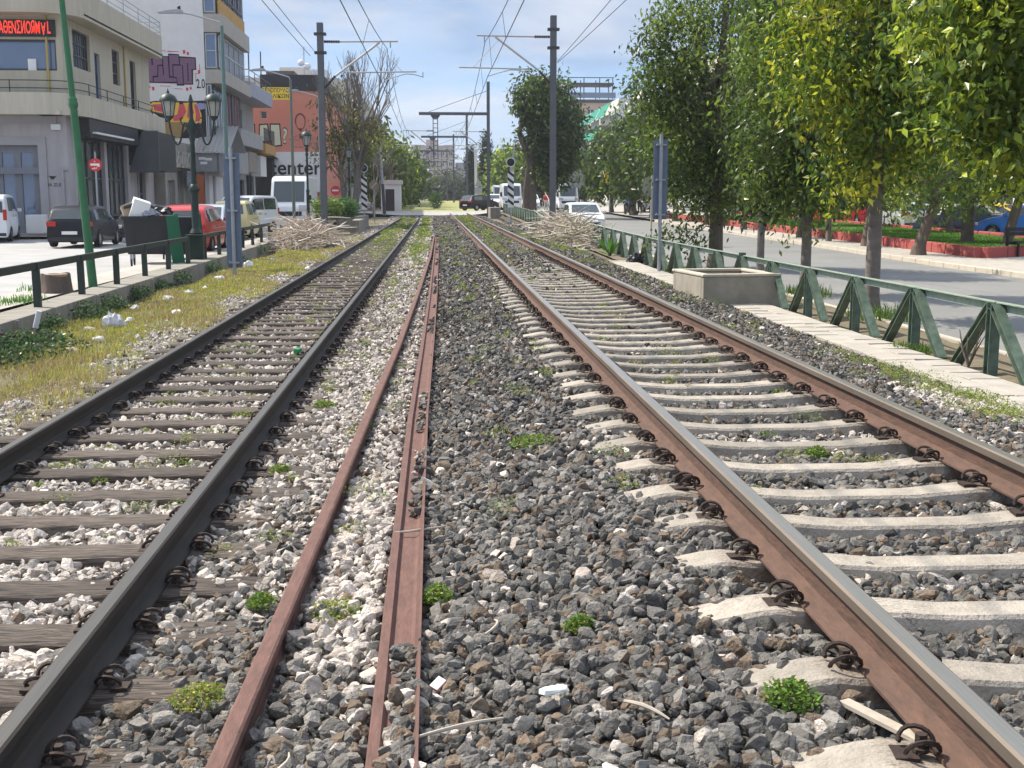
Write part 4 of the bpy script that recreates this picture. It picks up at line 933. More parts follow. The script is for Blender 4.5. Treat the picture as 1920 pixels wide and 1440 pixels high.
# ================================================================== BUILDINGS
UX, UY = (1,0,0), (0,1,0)
beige = pm('khaki render', (.48,.43,.335), (.37,.33,.25), 1.2, .92, bump=.12, bscale=30, stretch=(2.2,2.2,.35))
greywall = pm('mauve grey render', (.44,.40,.39), (.30,.275,.27), 1.0, .92, bump=.15, bscale=30, stretch=(2,2,.45))
salmon = pm('salmon painted wall', (.62,.235,.165), (.54,.20,.145), .5, .9)
frame_d = pm('dark window frame', (.06,.06,.065), (.045,.045,.05), 5, .5)
frame_w = pm('pale window frame', (.5,.5,.5), (.42,.42,.42), 5, .5)
greyc = pm('grey balcony concrete', (.37,.36,.345), (.29,.28,.27), 1.0, .92, bump=.15, bscale=30)
def window(root, o, u, x0, z0, x1, z1, depth=.18, nx=2, nz=1, fm=None, gm=None, name='window', label=None, bar=.05):
    """frame of bars with a pane behind, set back in its opening"""
    o, u = Vector(o), Vector(u); n = u.cross(Vector((0,0,1))); P = lambda x, z, d: o+u*x+Vector((0,0,z))-n*d
    b = MB(); d = depth-.05; e = bar/2+.004
    for k in range(nx+1):
        x = x0+e+(x1-x0-2*e)*k/nx; b.bar(P(x,z0+.004,d),P(x,z1-.004,d),bar,.05,up=n)
    for k in range(nz+1):
        z = z0+e+(z1-z0-2*e)*k/nz; b.bar(P(x0+.004,z,d-.003),P(x1-.004,z,d-.003),.05,bar,up=(0,0,1))
    f = b.build(name, fm or frame_d, root)
    g = MB().add([P(x0,z0,depth-.01),P(x1,z0,depth-.01),P(x1,z1,depth-.01),P(x0,z1,depth-.01)],[(0,1,2,3)]).build('pane', gm or M['glass'], f)
    if label: f['label'] = label
    return f
def ribbon(b, path, z0, z1, th):
    """upright wall of thickness th along a plan path (left side of the path is outside)"""
    pts = [Vector((p[0],p[1],0)) for p in path]
    for i in range(len(pts)-1):
        a, c = pts[i], pts[i+1]; d = (c-a).normalized(); n = Vector((-d.y,d.x,0))*th
        v = [a,c,c+n,a+n]
        b.add([(p.x,p.y,z0) for p in v]+[(p.x,p.y,z1) for p in v],[(3,2,1,0),(4,5,6,7),(0,1,5,4),(1,2,6,5),(2,3,7,6),(3,0,4,7)])
    return b
# ---- corner building with the red sign
A = T('corner_building','khaki two storey corner building with rounded balcony and a red neon sign','building',(-15.9,54.2,-.02))
opF = [(9.6,0.05,14.75,3.85)]; L = 16.
g = MB(); g.wall((-16,0,0),UX,16,5.1,opF,.25)
opS = [(1.2,.7,5.9,4.3),(6.4,.7,10.2,4.3),(12.6,.05,14.0,3.6)]
g.wall((0,0,0),UY,L,5.1,opS,.25); g.bb(-15.9,-.3,.3,15.9,5.0,5.08); g.build('ground_floor_wall', greywall, A)
g = MB()
for x0, x1, z0, z1 in ((9.25,9.6,0,4.2),(14.75,15.1,0,4.2),(9.6,14.75,3.85,4.2)): g.bb(x0-16,x1-16,-.06,.02,z0,z1)
g.bb(-.32,-.2,-.08,.0,0,2.9); g.bb(-.2,.0,-.08,.0,2.78,2.9); g.bb(-6,-.4,-.05,.0,4.75,5.09)
g.build('door_surround', pm('grey surround',(.37,.35,.35),(.3,.28,.28),1,.9), A)
window(A,(-16,0,0),UX,*opF[0],.25,6,1,pm('grey metal door',(.19,.19,.21),(.15,.15,.17),4,.5),M['glassblue'],'shop_door',bar=.3); MB().bb(-6.4,-1.25,-.02,.1,2.62,2.9).bb(-6.4,-1.25,.16,.22,.05,.5).build('door_transom', pm('grey metal door',(1,1,1)), A)
for q in opS: window(A,(0,0,0),UY,*q,.25,4 if q[0] < 12 else 2,2,frame_d,pm('dusty shop glass',(.10,.11,.115),(.05,.055,.06),1.5,.18,spec=.7,stretch=(1,1,.3)),'shop_window',bar=.09)
up = MB(); opU = [(14.75-7.2,1.0,15.75,2.3)]
opV = [(1.6,1.35,4.3,3.0),(5.0,.05,5.9,2.35),(8.2,1.2,9.6,2.9),(11.7,.05,12.9,2.75)]
up.wall((-16,0,6.0),UX,16,3.4,opU,.2); up.wall((0,0,6.0),UY,L,3.4,opV,.2); up.build('upper_wall', beige, A)
window(A,(-16,0,6),UX,*opU[0],.2,1,1,frame_d,M['glassblue'],'shop_front_window',bar=.09)
window(A,(0,0,6),UY,*opV[0],.2,7,3,frame_d,M['glass'],'barred_window'); window(A,(0,0,6),UY,*opV[2],.2,5,3,frame_d,M['glass'],'barred_window')
window(A,(0,0,6),UY,*opV[1],.2,1,1,pm('blue door',(.05,.12,.26),(.04,.10,.2),4,.5),pm('blue door',(1,1,1)),'balcony_door'); window(A,(0,0,6),UY,*opV[3],.2,2,1,frame_d,M['glass'],'balcony_door')
path = [(-16,-.95),(-1.0,-.95),(-.4,-.85),(.2,-.5),(.65,.1),(.78,.8),(.78,L)]
b = MB(); ribbon(b, path, 5.1, 6.02, .16); b.bb(-16,.0,-.75,-.02,5.1,5.28); b.bb(.02,.63,0.02,L,5.1,5.28); b.prism([(-1,-.8),(-.4,-.7),(.1,-.4),(.5,.1),(.62,.02),(.0,.0),(-1,-.02)],(0,0,5.1),UX,UY,.18); b.build('balcony', pm('balcony render',(.53,.475,.375),(.40,.36,.28),1.4,.92,bump=.1,bscale=30,stretch=(2.2,2.2,.3)), A)
b = MB(); ribbon(b, path, 9.42, 10.5, .2); b.prism([(p[0],p[1]+.01) for p in path]+[(.3,L),(.3,.3),(-16,.3)],(0,0,9.3),UX,UY,.2); b.bb(-15.9,.3,.2,L,9.3,9.48); b.build('roof_parapet', beige, A)
b = MB(); rp = [(p[0]+(-.06 if k > 3 else 0),p[1]+(.07 if k < 3 else .03)) for k, p in enumerate(path)]
for z in (6.2,6.52): b.tube([(x,y,z) for x, y in rp],.022,6)
for y in (1.2,4.2,7.2,10.2,13.2,15.9): b.tube([(.72,y,6.0),(.72,y,6.55)],.022,6)
for x in (-14,-11,-8,-5,-2): b.tube([(x,-.87,6.0),(x,-.87,6.55)],.022,6)
b.build('balcony_railing', M['fencedark'], A)
b = MB()
for z in (10.7,11.0,11.25): b.tube([(.72,2,z),(.72,L,z)],.022,6); b.tube([(.72,L,z),(-2,L,z)],.022,6)
for y in (2,5,8,11,13.5,16): b.tube([(.72,y,10.45),(.72,y,11.25)],.022,6)
b.build('roof_railing', M['galv'], A)
s = MB().bb(-8.4,-.22,-.12,-.01,8.4,9.1).build('shop_sign', M['black'], A)
neon = pm('red neon letters',(.9,.06,.03),(.85,.05,.025),5,.4); nb = neon.node_tree.nodes['Principled BSDF']; nb.inputs['Emission Color'].default_value = (.95,.06,.03,1); nb.inputs['Emission Strength'].default_value = .55
text('MNAΘENΣИOЯM',.72,neon,'neon_letters',s,(-.82,-.13,8.75),ext=.01,sx=.375,align='RIGHT'); text('A',.72,neon,'neon_letter',s,(-.69,-.13,8.75),(PI/2,PI,0),.01,.375); text('L',.72,neon,'neon_letter',s,(-.47,-.13,8.75),ext=.01,sx=.4)
b = MB(); b.bb(-1.5,-1.15,.12,.14,7.0,7.5); b.build('paper_notice', M['white'], A)
b = MB(); b.tube([(-.62,-.06,6.0),(-.62,-.06,9.5)],.05,8); b.tube([(.06,10.4,6.2),(.06,10.4,9.5)],.045,8); b.build('drain_pipe', pm('ochre pipe',(.45,.33,.09),(.38,.27,.08),4,.6), A)
MB().bb(.0,.72,1.0,9.8,4.25,5.05).build('awning_box', M['black'], A); MB().bb(.72,.9,1.4,8.2,4.42,4.5).build('awning_lip', M['white'], A)
MB().prism([(.75,3.0),(1.55,3.0),(1.55,5.0),(.0,5.0),(.0,3.3)],(0,10.6,0),UX,(0,0,1),-4.2).build('black_shop_box', M['black'], A)
MB().prism([(.0,2.9),(1.58,2.9),(1.58,5.05),(.75,5.05)],(0,10.52,0),UX,(0,0,1),-.1).build('slanted_panel', pm('grey slanted panel',(.10,.10,.105),(.08,.08,.085),2,.6), A)
MB().bb(-.62,-.22,-.12,.0,4.5,4.74).build('wall_lamp', M['white'], A)
text('MINA ZUD',.2,M['wire'],'wall_lettering',A,(-.74,-.006,2.15),ext=.003); MB().prism([(-.16,.08),(.16,.08),(.04,-.06),(-.05,-.06)],(-.7,-.012,2.45),UX,(0,0,1),.008).build('bowl_emblem', M['black'], A)
b = MB(); b.tube([(.05,11.2,4.2),(.05,11.2,3.3),(.05,12.2,3.0),(.05,12.2,.2)],.06,8); b.build('wall_pipe', greyc, A)
b = MB(); b.prism([(0,0),(.5,.15),(.62,.7),(.3,1.15),(.05,.8)],(.012,10.7,.3),UY,(0,0,1),.004); b.build('wall_scribble', M['whitewall'], A)
MB().bb(-15.9,-.1,15.9,16,0,10.6).build('rear_wall', beige, A)
o = MB().bb(-.37,.37,-.3,.3,0,.78).build('white_cabinet', M['whitewall'], bevel=.02); o.location = (-17.0,53.0,.08); tag(o,'white cabinet standing against the grey corner shop front','cabinet')
# ---- low old shops between
Bq = T('old_shop','low old shop with a scrawled concrete parapet between the corner and graffiti buildings','building',(-15.3,70.4,0))
b = MB(); b.wall((0,0,0),UY,8.4,4.9,[(.6,.05,2.6,2.6),(3.2,.05,5.0,3.2),(5.6,.05,7.8,2.8)],.3); b.wall((-9,0,0),UX,9,4.9); b.bb(-9,-.1,.1,8.3,4.7,4.8); b.build('wall', pm('stained old render',(.33,.30,.25),(.18,.165,.145),1.6,.95,bump=.3,bscale=25,stretch=(1,1,.4)), Bq)
for q in ((.6,.05,2.6,2.6),(3.2,.05,5.0,3.2),(5.6,.05,7.8,2.8)): window(Bq,(0,0,0),UY,*q,.3,3,1,greyc,pm('grey shutter',(.23,.24,.26),(.16,.165,.18),3,.6,stretch=(1,1,14)),'shop_shutter',bar=.08)
MB().bb(.0,.35,.2,8.2,3.35,4.3).build('fascia', pm('scrawled fascia',(.40,.36,.31),(.13,.12,.11),2.5,.9,contrast=.12), Bq); MB().bb(.36,.39,4.2,6.8,2.3,3.2).build('grey_scribble', pm('scribble paint',(.24,.26,.3),(.08,.085,.1),6,.9,contrast=.08), Bq)
# ---- white building with the purple graffiti
Bw = T('graffiti_building','tall white building with purple block graffiti on its blank side wall','building',(-14.4,79,0))
b = MB(); b.wall((-16,0,0),UX,16,19); b.wall((0,0,0),UY,11,19); b.wall((-16,11,0),(0,-1,0),11,19); b.wall((0,11,0),(-1,0,0),16,19); b.bb(-16,0,0,11,18.9,19.3); b.build('wall', M['whitewall'], Bw)
for z0, z1 in ((8.75,9.6),(11.9,13.0),(15.7,16.7)):
    b = MB(); b.bb(.0,1.2,-.0,11.1,z0,z1); b.build('floor_band', pm('band concrete',(.42,.38,.33),(.34,.31,.265),1.2,.92), Bw)
for k, (z0, z1, mt) in enumerate(((9.6,11.9,0),(13.0,15.7,1),(5.0,8.75,2))):
    MB().bb(.02,.75 if k < 2 else .35,.2,10.7,z0,z1).build('bay', greyc if k != 1 else frame_w, Bw)
    xx = .75 if k < 2 else .35
    for j in range(5 if k < 2 else 3):
        w_ = 2.05 if k < 2 else 3.4
        window(Bw,(xx+.2,.3+j*w_,0),UY,0.02,z0+.1,w_-.04,z1-.1,.14,3,2 if k < 2 else 1,frame_d if k else frame_w,M['glassblue'],'bay_window',bar=.07)
    if k == 1: MB().bb(xx+.12,xx+.2,.2,10.7,z0+.05,z0+1.0).build('ochre_panel', pm('ochre panels',(.52,.28,.05),(.36,.19,.04),1.5,.7,stretch=(1,8,1),contrast=.1), Bw)
    window(Bw,(.06,-.02,0),UX,.02,z0+.1,xx-.06 if k < 2 else .3,z1-.1,.06,1,2,frame_w,M['glassblue'],'bay_side_window',bar=.05)
purple = pm('purple spray paint',(.20,.105,.17),(.155,.08,.135),5,.8); ink = pm('black spray paint',(.02,.016,.028),(.015,.012,.02),5,.8); pink = pm('pink spray paint',(.62,.04,.11),(.55,.035,.1),5,.8)
def paint(polys, mat, d, nm, par, o=(0,0,0), u=UX, th=.003):
    b = MB(); oo = Vector(o)+Vector(u).cross(Vector((0,0,1)))*d
    for p in polys: b.prism(p, oo, u, (0,0,1), th)
    return b.build(nm, mat, par)
# outline letters of the purple piece: coordinates in metres on the wall, from photo proportions
gx = lambda u: -3.83+(u-268)/102*3.36; gz = lambda v: 10.56-(v-100)/62*2.0
def gp(pts): return [(gx(a),gz(c)) for a, c in pts]
sil = gp([(268,101),(284,102),(284,101),(305,100),(306,105),(316,105),(316,100),(336,101),(337,105),(368,107),(368,131),(362,131),(361,159),(344,159),(344,161),(330,161),(330,157),(284,156),(284,156),(274,156),(272,126),(268,126)])
paint([sil[::-1]], ink, .012, 'graffiti_outline', Bw)
let = [[(270,103),(283,103),(284,122),(287,122),(287,103),(304,102),(304,121),(295,122),(294,142),(285,143),(285,154),(275,154),(274,124),(270,124)],
 [(297,124),(304,124),(305,141),(307,141),(306,107),(315,107),(316,146),(330,147),(330,154),(287,154),(287,146),(296,145)],
 [(318,103),(335,103),(336,120),(323,120),(323,143),(318,143)],[(325,123),(341,123),(342,158),(332,158),(331,145),(325,144)],
 [(338,108),(366,109),(366,129),(359,129),(359,157),(344,157),(343,122),(338,121)]]
paint([gp(p)[::-1] for p in let], purple, .018, 'graffiti_fill', Bw)
paint([gp([(351,118),(353,118),(353,152),(351,152)])[::-1]], ink, .023, 'graffiti_counter', Bw)
mk = [[(262,132),(270,132),(270,150),(269,150),(269,133),(262,133)],[(371,131),(374,131),(374,120),(375,120),(375,138),(367,138),(367,154),(366,154),(366,137),(371,137)],[(304,94),(311,94),(311,98),(310,98),(310,95),(304,95)],[(314,99),(315,95),(337,96),(337,97),(315,97)],[(298,161),(317,162),(317,163),(298,162)],[(325,166),(341,167),(341,168),(325,167)]]
dots = [[(a-w_,c-w_*1.5),(a+w_,c-w_*1.5),(a+w_*1.2,c+w_),(a-w_*.6,c+w_*1.6)] for a, c, w_ in ((346,97,2.4),(353,100,2),(278,164,1.8),(285,167,2.4),(349,168,2.2),(356,166,1.8))]
paint([gp(p)[::-1] for p in mk+dots], pink, .01, 'pink_marks', Bw)
text('2.0',.8,ink,'painted_number',Bw,(gx(375.2),-.012,gz(158)),sx=.55)
# lower red and yellow piece
paint([gp([(273,199),(279,192),(290,190),(300,192),(330,190),(350,191),(383,189),(383,262),(278,262),(300,225),(286,215),(275,212)])[::-1]], ink, .008, 'lower_graffiti_base', Bw)
paint([gp([(276,199),(283,193),(312,192),(314,198),(326,194),(333,193),(335,208),(341,194),(366,193),(374,214),(376,232),(312,234),(318,222),(309,216),(281,210)])[::-1]], pm('yellow spray paint',(.78,.50,.06),(.68,.42,.05),5,.8), .013, 'lower_graffiti_yellow', Bw)
paint([gp(p)[::-1] for p in ([(283,197),(311,196),(313,204),(300,207),(313,211),(312,214),(286,209)],[(333,197),(342,196),(346,211),(336,228),(322,229),(318,220),(329,216)],[(350,196),(356,196),(361,213),(352,226),(347,221)],[(361,197),(367,196),(372,215),(371,229),(362,230),(364,216)])], pm('red pink spray paint',(.62,.09,.10),(.52,.07,.13),3,.8), .018, 'lower_graffiti_red', Bw)
paint([gp([(305,231),(355,231),(330,262),(296,258)])[::-1]], pm('orange brown strokes',(.42,.27,.10),(.2,.13,.06),9,.9,stretch=(1,1,2)), .02, 'lower_graffiti_brown', Bw)
paint([gp([(364,196),(372,194),(382,195),(382,205),(372,207)])[::-1]], pm('lilac spray paint',(.33,.34,.5),(.2,.2,.33),12,.8), .02, 'lower_graffiti_lilac', Bw)
# ---- shops with the gabled tin canopy
Bs = T('canopy_shop','shop with a grey gabled tin canopy and scrawled sign below the white building','building',(-14.3,77.0,0))
tin = pm('corrugated tin',(.40,.39,.37),(.28,.27,.26),3,.5,metal=.3,stretch=(1,6,1))
b = MB(); y0, ym, y1 = -.3, 3.6, 6.6; n = 16
for (ya, za), (yb, zb) in (((y0,4.35),(ym,6.15)),((ym,6.15),(y1,4.6))):
    for k in range(n):
        x0, x1 = -.6+2.2*k/n, -.6+2.2*(k+1)/n; dz = .045 if k % 2 else 0
        b.add([(x0,ya,za+dz),(x1,ya,za+dz),(x1,yb,zb+dz),(x0,yb,zb+dz),(x0,ya,za-.03),(x1,ya,za-.03),(x1,yb,zb-.03),(x0,yb,zb-.03)],[(0,1,2,3),(7,6,5,4),(0,4,5,1),(1,5,6,2),(2,6,7,3),(3,7,4,0)])
b.build('tin_canopy', tin, Bs)
b = MB(); b.wall((0,0,0),UY,8,5,[(1.4,.05,3.3,3.0),(3.8,.05,7.2,3.0)],.3); b.build('wall', greywall, Bs)
window(Bs,(0,0,0),UY,1.4,.05,3.3,3.0,.3,2,1,frame_d,M['black'],'shop_door'); window(Bs,(0,0,0),UY,3.8,.05,7.2,3.0,.3,4,1,greyc,M['glass'],'shop_window',bar=.12)
s = MB().bb(-1.8,.9,-.15,-.05,3.2,4.45).bb(.85,.95,-.15,5.8,3.2,4.45).build('sign_board', pm('scrawled grey sign',(.24,.24,.245),(.17,.17,.175),2.5,.8), Bs)
b = MB()
for x, z in ((-1.35,4.0),(-1.3,3.7),(-.1,4.0),(0,3.72),(.3,3.95)): b.bb(x-.2,x+.22,-.165,-.155,z-.07,z+.08)
b.prism([(-.75,3.35),(-.55,3.35),(-.5,3.9),(-.62,4.1),(-.8,3.95)],(0,-.156,0),UX,(0,0,1),.006); b.build('white_scrawl', M['whitewall'], s)
MB().bb(-.9,-.05,-.12,-.02,.05,3.0).build('brick_panel', pm('orange brick panel',(.45,.13,.05),(.36,.10,.04),4,.8,stretch=(1,1,8)), Bs)
MB().bb(-1.7,-.9,-.1,-.02,.05,3.0).build('side_panel', greyc, Bs)
# ---- grey building with stacked balconies
Bc = T('balcony_building','grey low block with jutting balconies between white and salmon buildings','building',(-15,88.3,.1))
b = MB(); b.wall((0,0,0),UY,15,10.3,[(5.6,6.2,6.4,8.3),(8.2,6.2,9.0,8.3),(2,.1,5,2.9),(6,.1,9,2.9),(10,.1,14,3.4)],.25); b.wall((-14,0,0),UX,14,10.3); b.wall((0,15,0),(-1,0,0),14,10.3); b.bb(-14,-.1,.1,14.9,10.2,10.35); b.build('wall', pm('pale grey render',(.36,.355,.36),(.29,.285,.29),1,.92), Bc)
for q in ((5.6,6.2,6.4,8.3),(8.2,6.2,9.0,8.3)): window(Bc,(0,0,0),UY,*q,.25,1,2,frame_w,M['glass'],'window')
for q in ((2,.1,5,2.9),(6,.1,9,2.9),(10,.1,14,3.4)): window(Bc,(0,0,0),UY,*q,.25,3,1,frame_d,M['glass'],'shop_front',bar=.1)
MB().bb(0,1.6,3,15.2,8.9,9.95).build('top_balcony', pm('lilac grey balcony',(.33,.34,.40),(.28,.29,.34),1,.9), Bc)
MB().bb(0,1.5,-1.5,9.4,5.2,6.3).build('lower_balcony', greyc, Bc); MB().bb(0,1.7,9.4,15.6,5.0,5.75).build('ochre_balcony', pm('ochre balcony',(.48,.27,.085),(.4,.22,.07),1,.85), Bc)
b = MB()
for z in (6.2,6.6,6.95): b.tube([(1.6,9.4,z),(1.6,15.6,z)],.03,5)
for k in range(16): b.tube([(1.6,9.4+k*.41,5.7),(1.6,9.4+k*.41,6.95)],.022,4)
for z in (10.3,10.8): b.tube([(1.5,3.1,z),(1.5,15.1,z)],.03,5); b.tube([(1.5,3.1,z),(0,3.1,z)],.03,5)
for y in (3.1,6,9,12,15.1): b.tube([(1.5,y,9.9),(1.5,y,10.8)],.03,5)
for y in (3.2,9.5): b.tube([(1.5,y,10.8),(1.5,y,12.8 if y > 5 else 12.0)],.05,6)
b.build('balcony_railing', M['wire'], Bc)
for y0, y1, z0, z1, m_ in ((3.5,7.6,3.4,4.9,pm('brown sign back',(.30,.245,.2),(.24,.195,.16),3,.9)),(-.9,3.2,3.2,4.8,greyc),(9.5,12.8,3.2,4.8,M['whitewall'])): MB().bb(.5,1.25,y0,y1,z0,z1).build('sign_board', m_, Bc)
# ---- salmon building with the mural
D_ = T('salmon_building','salmon red building with a black top, drawn mural and the word center','building',(-9.8,108,.2))
b = MB(); b.wall((-14,0,0),UX,14,10.7,[(8.75,9.1-.9,9.3,9.0-.15)],.15); b.wall((0,0,0),UY,26,10.7,[(2+4*k,5.8+2.6*j,4+4*k,7.3+2.6*j) for k in range(6) for j in range(2)],.2); b.build('wall', salmon, D_)
for k in range(6):
    for j in range(2): window(D_,(0,0,0),UY,2+4*k,5.8+2.6*j,4+4*k,7.3+2.6*j,.2,2,1,frame_w,M['glass'],'window')
MB().bb(-5.2,.25,-.15,20,10.6,11.95).build('black_top', pm('black cladding',(.016,.016,.024),(.012,.012,.018),2,.6), D_)
window(D_,(-14,0,0),UX,8.75,8.2,9.3,8.85,.15,1,1,frame_w,M['glass'],'small_window')
MB().bb(-14,-4.3,-.05,20,10.55,10.68).build('roof', greyc, D_)
MB().bb(-4.1,.05,-.7,-.02,1.9,5.35).build('white_sign_wall', M['white'], D_)
text('center',1.75,M['black'],'sign_lettering',D_,(-2.35,-.72,3.95),ext=.012)
MB().bb(-6.2,-4.15,-1.6,-.03,.0,4.7).build('dark_shop_front', M['black'], D_); MB().prism([(-6.4,4.75),(-3.7,4.75),(-4.6,5.35),(-6.4,5.35)],(0,-.1,0),UX,(0,0,1),2.1).build('dark_canopy', M['plastic'], D_)
cream = pm('cream mural paint',(.62,.62,.46),(.55,.55,.40),3,.85)
def dx(u): return (u-602)/132*6.23+.0
def dz(v): return 10.6-(v-170)/115*5.3
lt = [[(470,235),(478,234),(478,270),(470,268)],[(489,234),(502,233),(505,262),(496,264),(488,258)],[(509,233),(524,233),(526,270),(512,272),(508,256)]]
paint([[(dx(a+(-2 if a < (min(q[0] for q in p)+max(q[0] for q in p))/2 else 2)),dz(c+(-2.5 if c < 245 else 2.5))) for a, c in p][::-1] for p in lt], ink, .01, 'letter_outline', D_)
paint([[(dx(a),dz(c)) for a, c in p][::-1] for p in lt], cream, .016, 'letter_fill', D_)
text('?',2.0,ink,'question_outline',D_,(dx(534),-.012,dz(255)),ext=.004,sx=.95); text('?',1.75,cream,'question_mark',D_,(dx(534),-.022,dz(255)),ext=.004,sx=.9)
b = MB(); cx, cz = dx(563), dz(226); n = 22; brown = pm('mural brown line',(.16,.055,.055),(.12,.045,.045),4,.9)
for k in range(n):
    t0, t1 = 2*PI*k/n, 2*PI*(k+1)/n; f = lambda t: (cx+.42*math.cos(t), cz+.62*math.sin(t)-(.0 if math.sin(t) > 0 else .12*abs(math.sin(t))))
    (xa, za), (xb, zb) = f(t0), f(t1); b.bar((xa,-.012,za),(xb,-.012,zb),.004,.13 if math.sin(t0) > 0 else .07,up=(0,0,1) if abs(math.cos(t0)) < .7 else (1,0,0))
b.prism([(cx-.2,cz-.62),(cx+.2,cz-.62),(cx,cz-.95)],(0,-.01,0),UX,(0,0,1),.004); b.prism([(cx-.13,cz-1.1),(cx+.13,cz-1.1),(cx+.12,cz-1.5),(cx-.12,cz-1.5)],(0,-.01,0),UX,(0,0,1),.004)
for p, q in (((-1.0,-1.6),(-.3,-1.25)),((.3,-1.1),(.75,-1.6)),((-1.0,-1.6),(-.1,-1.62)),((.1,-1.62),(1.1,-1.55)),((-.9,-2.2),(.2,-2.25))): b.bar((cx+p[0],-.012,cz+p[1]),(cx+q[0],-.012,cz+q[1]),.004,.035)
b.build('balloon_drawing', brown, D_)
s = T('yellow_sign','yellow sign with two lines of black Greek letters on the salmon building','sign',(-13.25,105.6,10.35))
MB().bb(-1.25,1.2,-.06,.06,-.5,.52).build('board', M['yellow'], s); text('ΓΕΛΟΠΟΥΛΟΣ',.46,M['black'],'upper_lettering',s,(0,-.065,.25),sx=.78); text('ΥΑΛΙΚΩΝ',.46,M['black'],'lower_lettering',s,(0,-.065,-.22),sx=.98); MB().tube([(-1,0.06,-.3),(-1,2.4,-.3)],.04,6).tube([(1,0.06,-.3),(1,2.4,-.3)],.04,6).build('bracket', M['galv'], s)
r = T('roof_aerial','television aerial with dishes on the black roof of the salmon building','aerial',(-11.6,112,12.1)); MB().tube([(0,0,0),(0,0,2.9)],.035,6).tube([(-.3,0,2.6),(.2,0,2.85)],.02,5).tube([(-.2,0,2.2),(.15,0,2.4)],.02,5).build('mast', M['galv'], r)
for x, z in ((-.25,1.5),(.3,1.2)): MB().lathe([(.05,.08),(.2,.04),(.32,-.05),(.3,-.05),(.04,.05)],(x,-.1,z),12,Matrix.Rotation(PI/2-.2,3,'X')).build('dish', M['white'], r)
# ---- plain far blocks
def block(name, label, x0, x1, y0, y1, z0, z1, mat, floors, nxs, nys, side=1, balc=None, win=(1.3,1.35), roofbits=True):
    """flats: walls with window openings towards us and towards the tracks, floor by floor"""
    r = T(name, label, 'building', (x1 if side > 0 else x0, y0, z0)); W_, D, Hh = x1-x0, y1-y0, z1-z0; fh = (Hh-.8)/floors; w_, h_ = win
    X0, X1 = (-W_, 0) if side > 0 else (0, W_)
    fo = [((k+.5)*W_/nxs-w_/2, .8+j*fh, (k+.5)*W_/nxs+w_/2, .8+j*fh+h_) for k in range(nxs) for j in range(floors)]
    so_ = [((k+.5)*D/nys-w_/2, .8+j*fh, (k+.5)*D/nys+w_/2, .8+j*fh+h_) for k in range(nys) for j in range(floors)]
    b = MB(); b.wall((X0,0,0),UX,W_,Hh,fo,.2)
    if side > 0: so0, su = (0,0,0), UY
    else: so0, su = (0,D,0), (0,-1,0)
    b.wall(so0,su,D,Hh,so_,.2); b.wall((X1,D,0),(-1,0,0),W_,Hh); b.bb(X0+.1,X1-.1,.1,D-.1,Hh-.25,Hh-.1)
    b.wall((X0,D,0),(0,-1,0),D,Hh) if side > 0 else b.wall((X1,0,0),UY,D,Hh)
    if roofbits: b.bb(X0+W_*.3,X0+W_*.6,D*.3,D*.6,Hh-.1,Hh+2.2)
    b.build('wall', mat, r)
    for q in fo: window(r,(X0,0,0),UX,*q,.2,2,1,frame_w,M['glass'],'window',bar=.09)
    for q in so_: window(r,so0,su,*q,.2,2,1,frame_w,M['glass'],'window',bar=.09)
    if balc:
        for j in range(1, floors):
            z = .5+j*fh; x_ = (0,1.25) if side > 0 else (-1.25,0)
            MB().bb(x_[0],x_[1],D*.04,D*.96,z-.12,z).bb(x_[1]-.08 if side > 0 else x_[0],x_[1] if side > 0 else x_[0]+.08,D*.04,D*.96,z,z+.95).build('balcony', balc, r)
    return r
cw = lambda a, n: pm(n, a, tuple(c*.86 for c in a), .7, .92)
block('apartment_block','dark brown block of flats behind the bare tree on the left',-22,-11.6,136,152,.5,13.6,cw((.12,.10,.09),'dark brown render'),4,3,4,1,cw((.33,.28,.24),'brown balcony'))
block('apartment_block','pale block of flats behind the pale leaning pole',-24,-11.8,156,186,.8,16.5,cw((.52,.48,.43),'cream render'),5,3,6,1,cw((.20,.17,.15),'dark balcony'))
block('apartment_block','light grey high block above the evergreen tree on the left',-26,-12.2,200,222,1,20.5,cw((.50,.51,.53),'light grey render'),6,3,5,1,cw((.55,.55,.56),'grey balcony'))
block('apartment_block','rounded beige block with orange side, far along the left of the line',-27,-12.5,238,275,1.2,20,cw((.48,.38,.30),'beige render'),6,3,6,1,cw((.5,.45,.4),'beige balcony'))
block('apartment_block','pinkish grey block closing the view at the end of the line',-7,7,420,436,1.3,19.5,cw((.42,.35,.32),'pinkish render'),5,5,4,1,cw((.45,.40,.37),'pink balcony'))
block('apartment_block','low grey block beside the pinkish one at the far end of the line',7.5,17,430,446,1.3,14,cw((.38,.36,.36),'grey far render'),4,4,3,1,None)
block('apartment_block','pale far block left of the pinkish one at the end of the line',-20,-8,390,405,1.3,15,cw((.5,.47,.42),'pale far render'),4,5,3,1,None)
awn = pm('green awning cloth',(.03,.30,.22),(.025,.25,.18),2,.8,transl=.2)
Wb = block('apartment_block','white block with green awnings beyond the right trees',28,46,185,222,.9,16.6,M['whitewall'],5,1,6,-1,M['whitewall'],win=(2.2,1.6))
for j in (1,2,3,4):
    for k in (0,1,2):
        if (j+k) % 4 == 3: continue
        y = .6+k*12; z = .5+j*(15.7-.8)/5+2.75
        MB().prism([(-1.0,0),(-2.0,-2.0),(-2.0,-2.05),(-1.0,-.05)],(-.1,y+11,z),UX,(0,0,1),11).build('awning', awn, Wb)
Tb = block('apartment_block','peach block with a roof terrace and pergola beyond the right trees',25,34.5,232,252,1,20.0,cw((.50,.37,.28),'peach render'),6,3,4,-1,cw((.55,.45,.38),'peach balcony'),roofbits=False)
b = MB()
for x in (.5,3.5,6.5,9):
    for y in (.5,6): b.tube([(x,y,19.3),(x,y,23.2)],.1,5)
